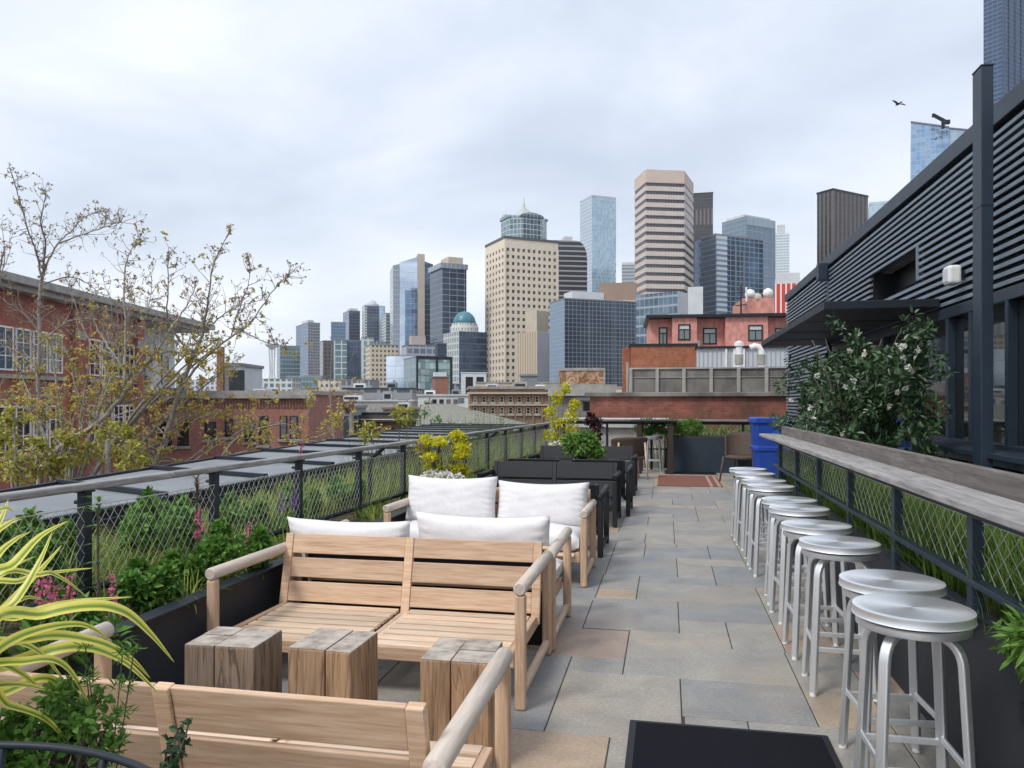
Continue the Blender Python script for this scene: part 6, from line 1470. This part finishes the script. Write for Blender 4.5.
SL = [([(-30, 610), (15, 562), (40, 536), (68, 521)], .036), ([(-40, 650), (0, 612), (38, 572), (62, 545)], .036), ([(-30, 640), (20, 616), (70, 602), (132, 597)], .034), ([(-20, 640), (45, 613), (94, 605), (126, 612), (152, 635), (174, 662)], .038),
 ([(-40, 690), (10, 664), (75, 646), (122, 660), (160, 695)], .040), ([(-20, 670), (38, 637), (92, 640), (128, 656), (150, 678)], .030), ([(-60, 690), (-10, 664), (20, 672), (50, 698)], .038), ([(-30, 610), (22, 580), (56, 572), (93, 568)], .026), ([(-20, 600), (40, 574), (62, 578), (87, 597)], .022),
 ([(-40, 690), (30, 660), (68, 668), (96, 720)], .034), ([(-60, 590), (-20, 545), (10, 522), (22, 519)], .028), ([(-50, 570), (-16, 520), (4, 508), (14, 512)], .028), ([(-40, 620), (-6, 560), (14, 540), (30, 532)], .030), ([(-60, 720), (-20, 690), (20, 684), (62, 694)], .036), ([(-60, 620), (-20, 585), (4, 570), (36, 556)], .030), ([(-50, 660), (0, 640), (40, 652), (70, 690)], .03), ([(-20, 700), (10, 705), (50, 722), (84, 766)], .03), ([(-40, 600), (-10, 540), (2, 516), (8, 500)], .03), ([(-60, 660), (-10, 618), (24, 598), (44, 600)], .03), ([(-30, 650), (16, 600), (40, 560), (52, 532)], .03), ([(-50, 700), (-10, 655), (30, 632), (80, 624), (110, 640)], .03), ([(-40, 720), (10, 690), (48, 678), (70, 700), (80, 730)], .03)]
for i, (pxs, w_) in enumerate(SL):
    f = 1.45+.25*((i*37) % 10)/10; strap(pxs, w_*.66, f-.06, f+.10)
hb = [(8, 716, 1.66, 'herb', 'curly green herb at the lower left picture edge'), (56, 706, 1.62, 'herb2', 'bright curly herb in the middle of the herb planter'), (34, 738, 1.56, 'herb', 'dark green herb low in front in the herb planter'), (82, 734, 1.58, 'herb2', 'small bright herb at the right in the herb planter')]
for i, (px, py, f, k, lbl) in enumerate(hb):
    p = P(px, py, f); z = p.z-.612; rr = random.Random(90+i)
    bl = [((rr.uniform(-.07, .07), rr.uniform(-.06, .06), z+rr.uniform(-.12, .04)), rr.uniform(.018, .034)) for _ in range(9)]
    plant('curly_herb', lbl, (p.x, p.y, .612), bl, 60, .018, .015, k, group='herbs in the herb planter', seed=40+i)
p = P(106, 706, 1.6); t = thing('feathery_herb', 'tall feathery green herb against the bare sofa back at lower left', 'plant', (p.x, p.y, .612)); s = MB(); lf = MB()
for k in range(5):
    a = r.uniform(-.05, .05); c_ = r.uniform(-.03, .03); z1 = p.z-.60+r.uniform(-.02, .12); pts = bent((0, 0, 0), (a, c_, z1*.5), (a*1.6, c_, z1), 6); s.tube(pts, .0013, 5)
    for q in pts[1:]:
        for _ in range(20): leaf(lf, q+rdir(r)*.008, (rdir(r)+Vector((0, 0, .5))).normalized(), rdir(r), .024, .0035)
s.build('stems', M['bark_d'], t); lf.build('leaves', LEAF['herb'], t)
p = P(178, 752, 1.6); t = thing('dark_sprig', 'small dark round leaved sprig in front of the bare sofa back', 'plant', (p.x, p.y, .612)); s = MB(); lf = MB()
for (a, z1) in ((-.022, .02), (.0, .045), (.024, .055), (-.01, .0), (.015, .015)):
    z1 += p.z-.60-.01; pts = bent((-.03, -.05, 0), (a*.6-.01, -.02, z1*.6), (a, 0, z1), 8); s.tube(pts, .002, 5)
    for q in pts[3:]:
        for _ in range(4): leaf(lf, q, (rdir(r)*.8+Vector((0, 0, .4))).normalized(), rdir(r), .020, .015)
s.build('stems', M['bark_d'], t); lf.build('leaves', LEAF['dark'], t)
# ================================================================== BIRDS
def bird(label, px, py, f, span, rz, roll):
    p = P(px, py, f); t = thing('bird', label, 'bird', p, 0, 'birds in the sky'); t.rotation_euler = (roll, 0, rz)
    b_ = MB(); s = span; b_.lathe([(.001, -.22*s), (.035*s, -.16*s), (.075*s, -.02*s), (.065*s, .1*s), (.028*s, .17*s), (.03*s, .2*s), (.001, .26*s)], 10)
    b_.v = [(z, y, x) for x, y, z in b_.v]
    b_.add([(-.2*s, -.05*s, 0), (-.2*s, .05*s, 0), (-.36*s, .07*s, .01*s), (-.36*s, -.07*s, .01*s)], [(0, 1, 2, 3)])
    for k in (-1, 1):
        ws = [(.10, .04, .02), (.12, .22, .11), (.05, .36, .13), (-.06, .52, .06), (-.10, .36, .08), (-.10, .2, .07), (-.09, .04, .0)]
        vs = [(x*s, k*y*s, z*s) for x, y, z in ws]; v2 = [(x, y, z-.012*s) for x, y, z in vs]; n = len(vs)
        b_.add(vs+v2, [tuple(range(n)), tuple(range(2*n-1, n-1, -1))]+[(i, n+i, n+(i+1) % n, (i+1) % n) for i in range(n)])
    o = b_.build('body', plain('dark_feathers', (.03, .028, .03), .8) if 'dark_feathers' not in bpy.data.materials else bpy.data.materials['dark_feathers'], t, smooth=40)
bird('dark bird gliding alone in the sky left of the slanted glass tower', 898, 104, 60, 1.25, R(112), R(14))
bird('small dark bird in front of the slanted glass tower', 936, 139, 60, .8, R(80), R(-12))
# ================================================================== CAMERA, SKY, SUN
cam = bpy.data.cameras.new('camera'); co = bpy.data.objects.new('camera', cam); COL.objects.link(co); SC.camera = co
co.location = (0, 0, EYE); co.rotation_euler = (R(90), 0, YAW)
cam.sensor_width = 36; cam.lens = FPX/1024*36; cam.shift_y = 18/1024
cam.clip_start = .05; cam.clip_end = 6000
W = bpy.data.worlds.new('World'); SC.world = W; W.use_nodes = True; nt = W.node_tree
bg = nt.nodes['Background']; out = nt.nodes['World Output']
SUN_EL, SUN_AZ = 50, 215    # compass-style azimuth of the sun measured from +Y clockwise
sky = N(nt, 'ShaderNodeTexSky', sky_type='NISHITA'); sky.sun_disc = False
sky.sun_elevation = R(SUN_EL); sky.sun_rotation = R(SUN_AZ); sky.air_density = 1; sky.dust_density = 1.5
L(nt, sky.outputs[0], bg.inputs[0]); bg.inputs[1].default_value = .10
tc = N(nt, 'ShaderNodeTexCoord'); sp = N(nt, 'ShaderNodeSeparateXYZ'); L(nt, tc.outputs['Generated'], sp.inputs[0])
zz = mathn(nt, 'MAXIMUM', mathn(nt, 'ADD', sp.outputs[2], .22), .05)
cb = N(nt, 'ShaderNodeCombineXYZ'); L(nt, mathn(nt, 'DIVIDE', sp.outputs[0], zz), cb.inputs[0]); L(nt, mathn(nt, 'DIVIDE', sp.outputs[1], zz), cb.inputs[1])
cb.inputs[2].default_value = 3.1
f1 = noise(nt, cb.outputs[0], 1.15, 7, .55, .35)
f2 = noise(nt, cb.outputs[0], .55, 3, .5, .2)
f = mathn(nt, 'ADD', mathn(nt, 'MULTIPLY', f1, .55), mathn(nt, 'MULTIPLY', f2, .45))
cloud = ramp(nt, f, [(.38, (.42, .475, .565)), (.47, (.515, .565, .65)), (.54, (.615, .65, .71)), (.61, (.72, .74, .77))])
hz = ramp(nt, sp.outputs[2], [(0, (1, 1, 1)), (.30, (0, 0, 0))])
cloud = mix(nt, mathn(nt, 'MULTIPLY', hz, .45), cloud, (.73, .755, .79))
bg2 = N(nt, 'ShaderNodeBackground'); L(nt, cloud, bg2.inputs[0]); bg2.inputs[1].default_value = 1.0
ms = N(nt, 'ShaderNodeMixShader'); ms.inputs[0].default_value = .88
L(nt, bg.outputs[0], ms.inputs[1]); L(nt, bg2.outputs[0], ms.inputs[2]); L(nt, ms.outputs[0], out.inputs[0])
sl = bpy.data.lights.new('sun', 'SUN'); so = bpy.data.objects.new('sun', sl); COL.objects.link(so)
sl.energy = 1.4; sl.angle = R(14); sl.color = (1, .965, .91)
az = R(SUN_AZ); el = R(SUN_EL)
dvec = Vector((math.sin(az)*math.cos(el), math.cos(az)*math.cos(el), math.sin(el)))
so.rotation_euler = dvec.to_track_quat('Z', 'Y').to_euler(); so.location = (0, 0, 40)
SC.view_settings.view_transform = 'Standard'; SC.view_settings.look = 'None'; SC.view_settings.exposure = .70; SC.view_settings.gamma = 1
SC.view_settings.use_curve_mapping = False
SC.cycles.max_bounces = 6; SC.cycles.diffuse_bounces = 3; SC.cycles.glossy_bounces = 3; SC.cycles.transmission_bounces = 3; SC.cycles.transparent_max_bounces = 4
SC.cycles.use_adaptive_sampling = True; SC.cycles.adaptive_threshold = .02
SC.cycles.sample_clamp_indirect = 6

# thin city air: far towers pale a little
mb = MB(); mb.box(-1900, 1900, -300, 1900, GZ-1.5, 330)
hm = bpy.data.materials.new('thin_air'); hm.use_nodes = True; hn = hm.node_tree; hn.nodes.remove(hn.nodes['Principled BSDF'])
pv = N(hn, 'ShaderNodeVolumePrincipled'); pv.inputs['Color'].default_value = (.90, .93, .97, 1); pv.inputs['Density'].default_value = .00011; pv.inputs['Anisotropy'].default_value = .1
L(hn, pv.outputs[0], hn.nodes['Material Output'].inputs['Volume'])
setp(mb.build('haze', hm), kind='stuff')
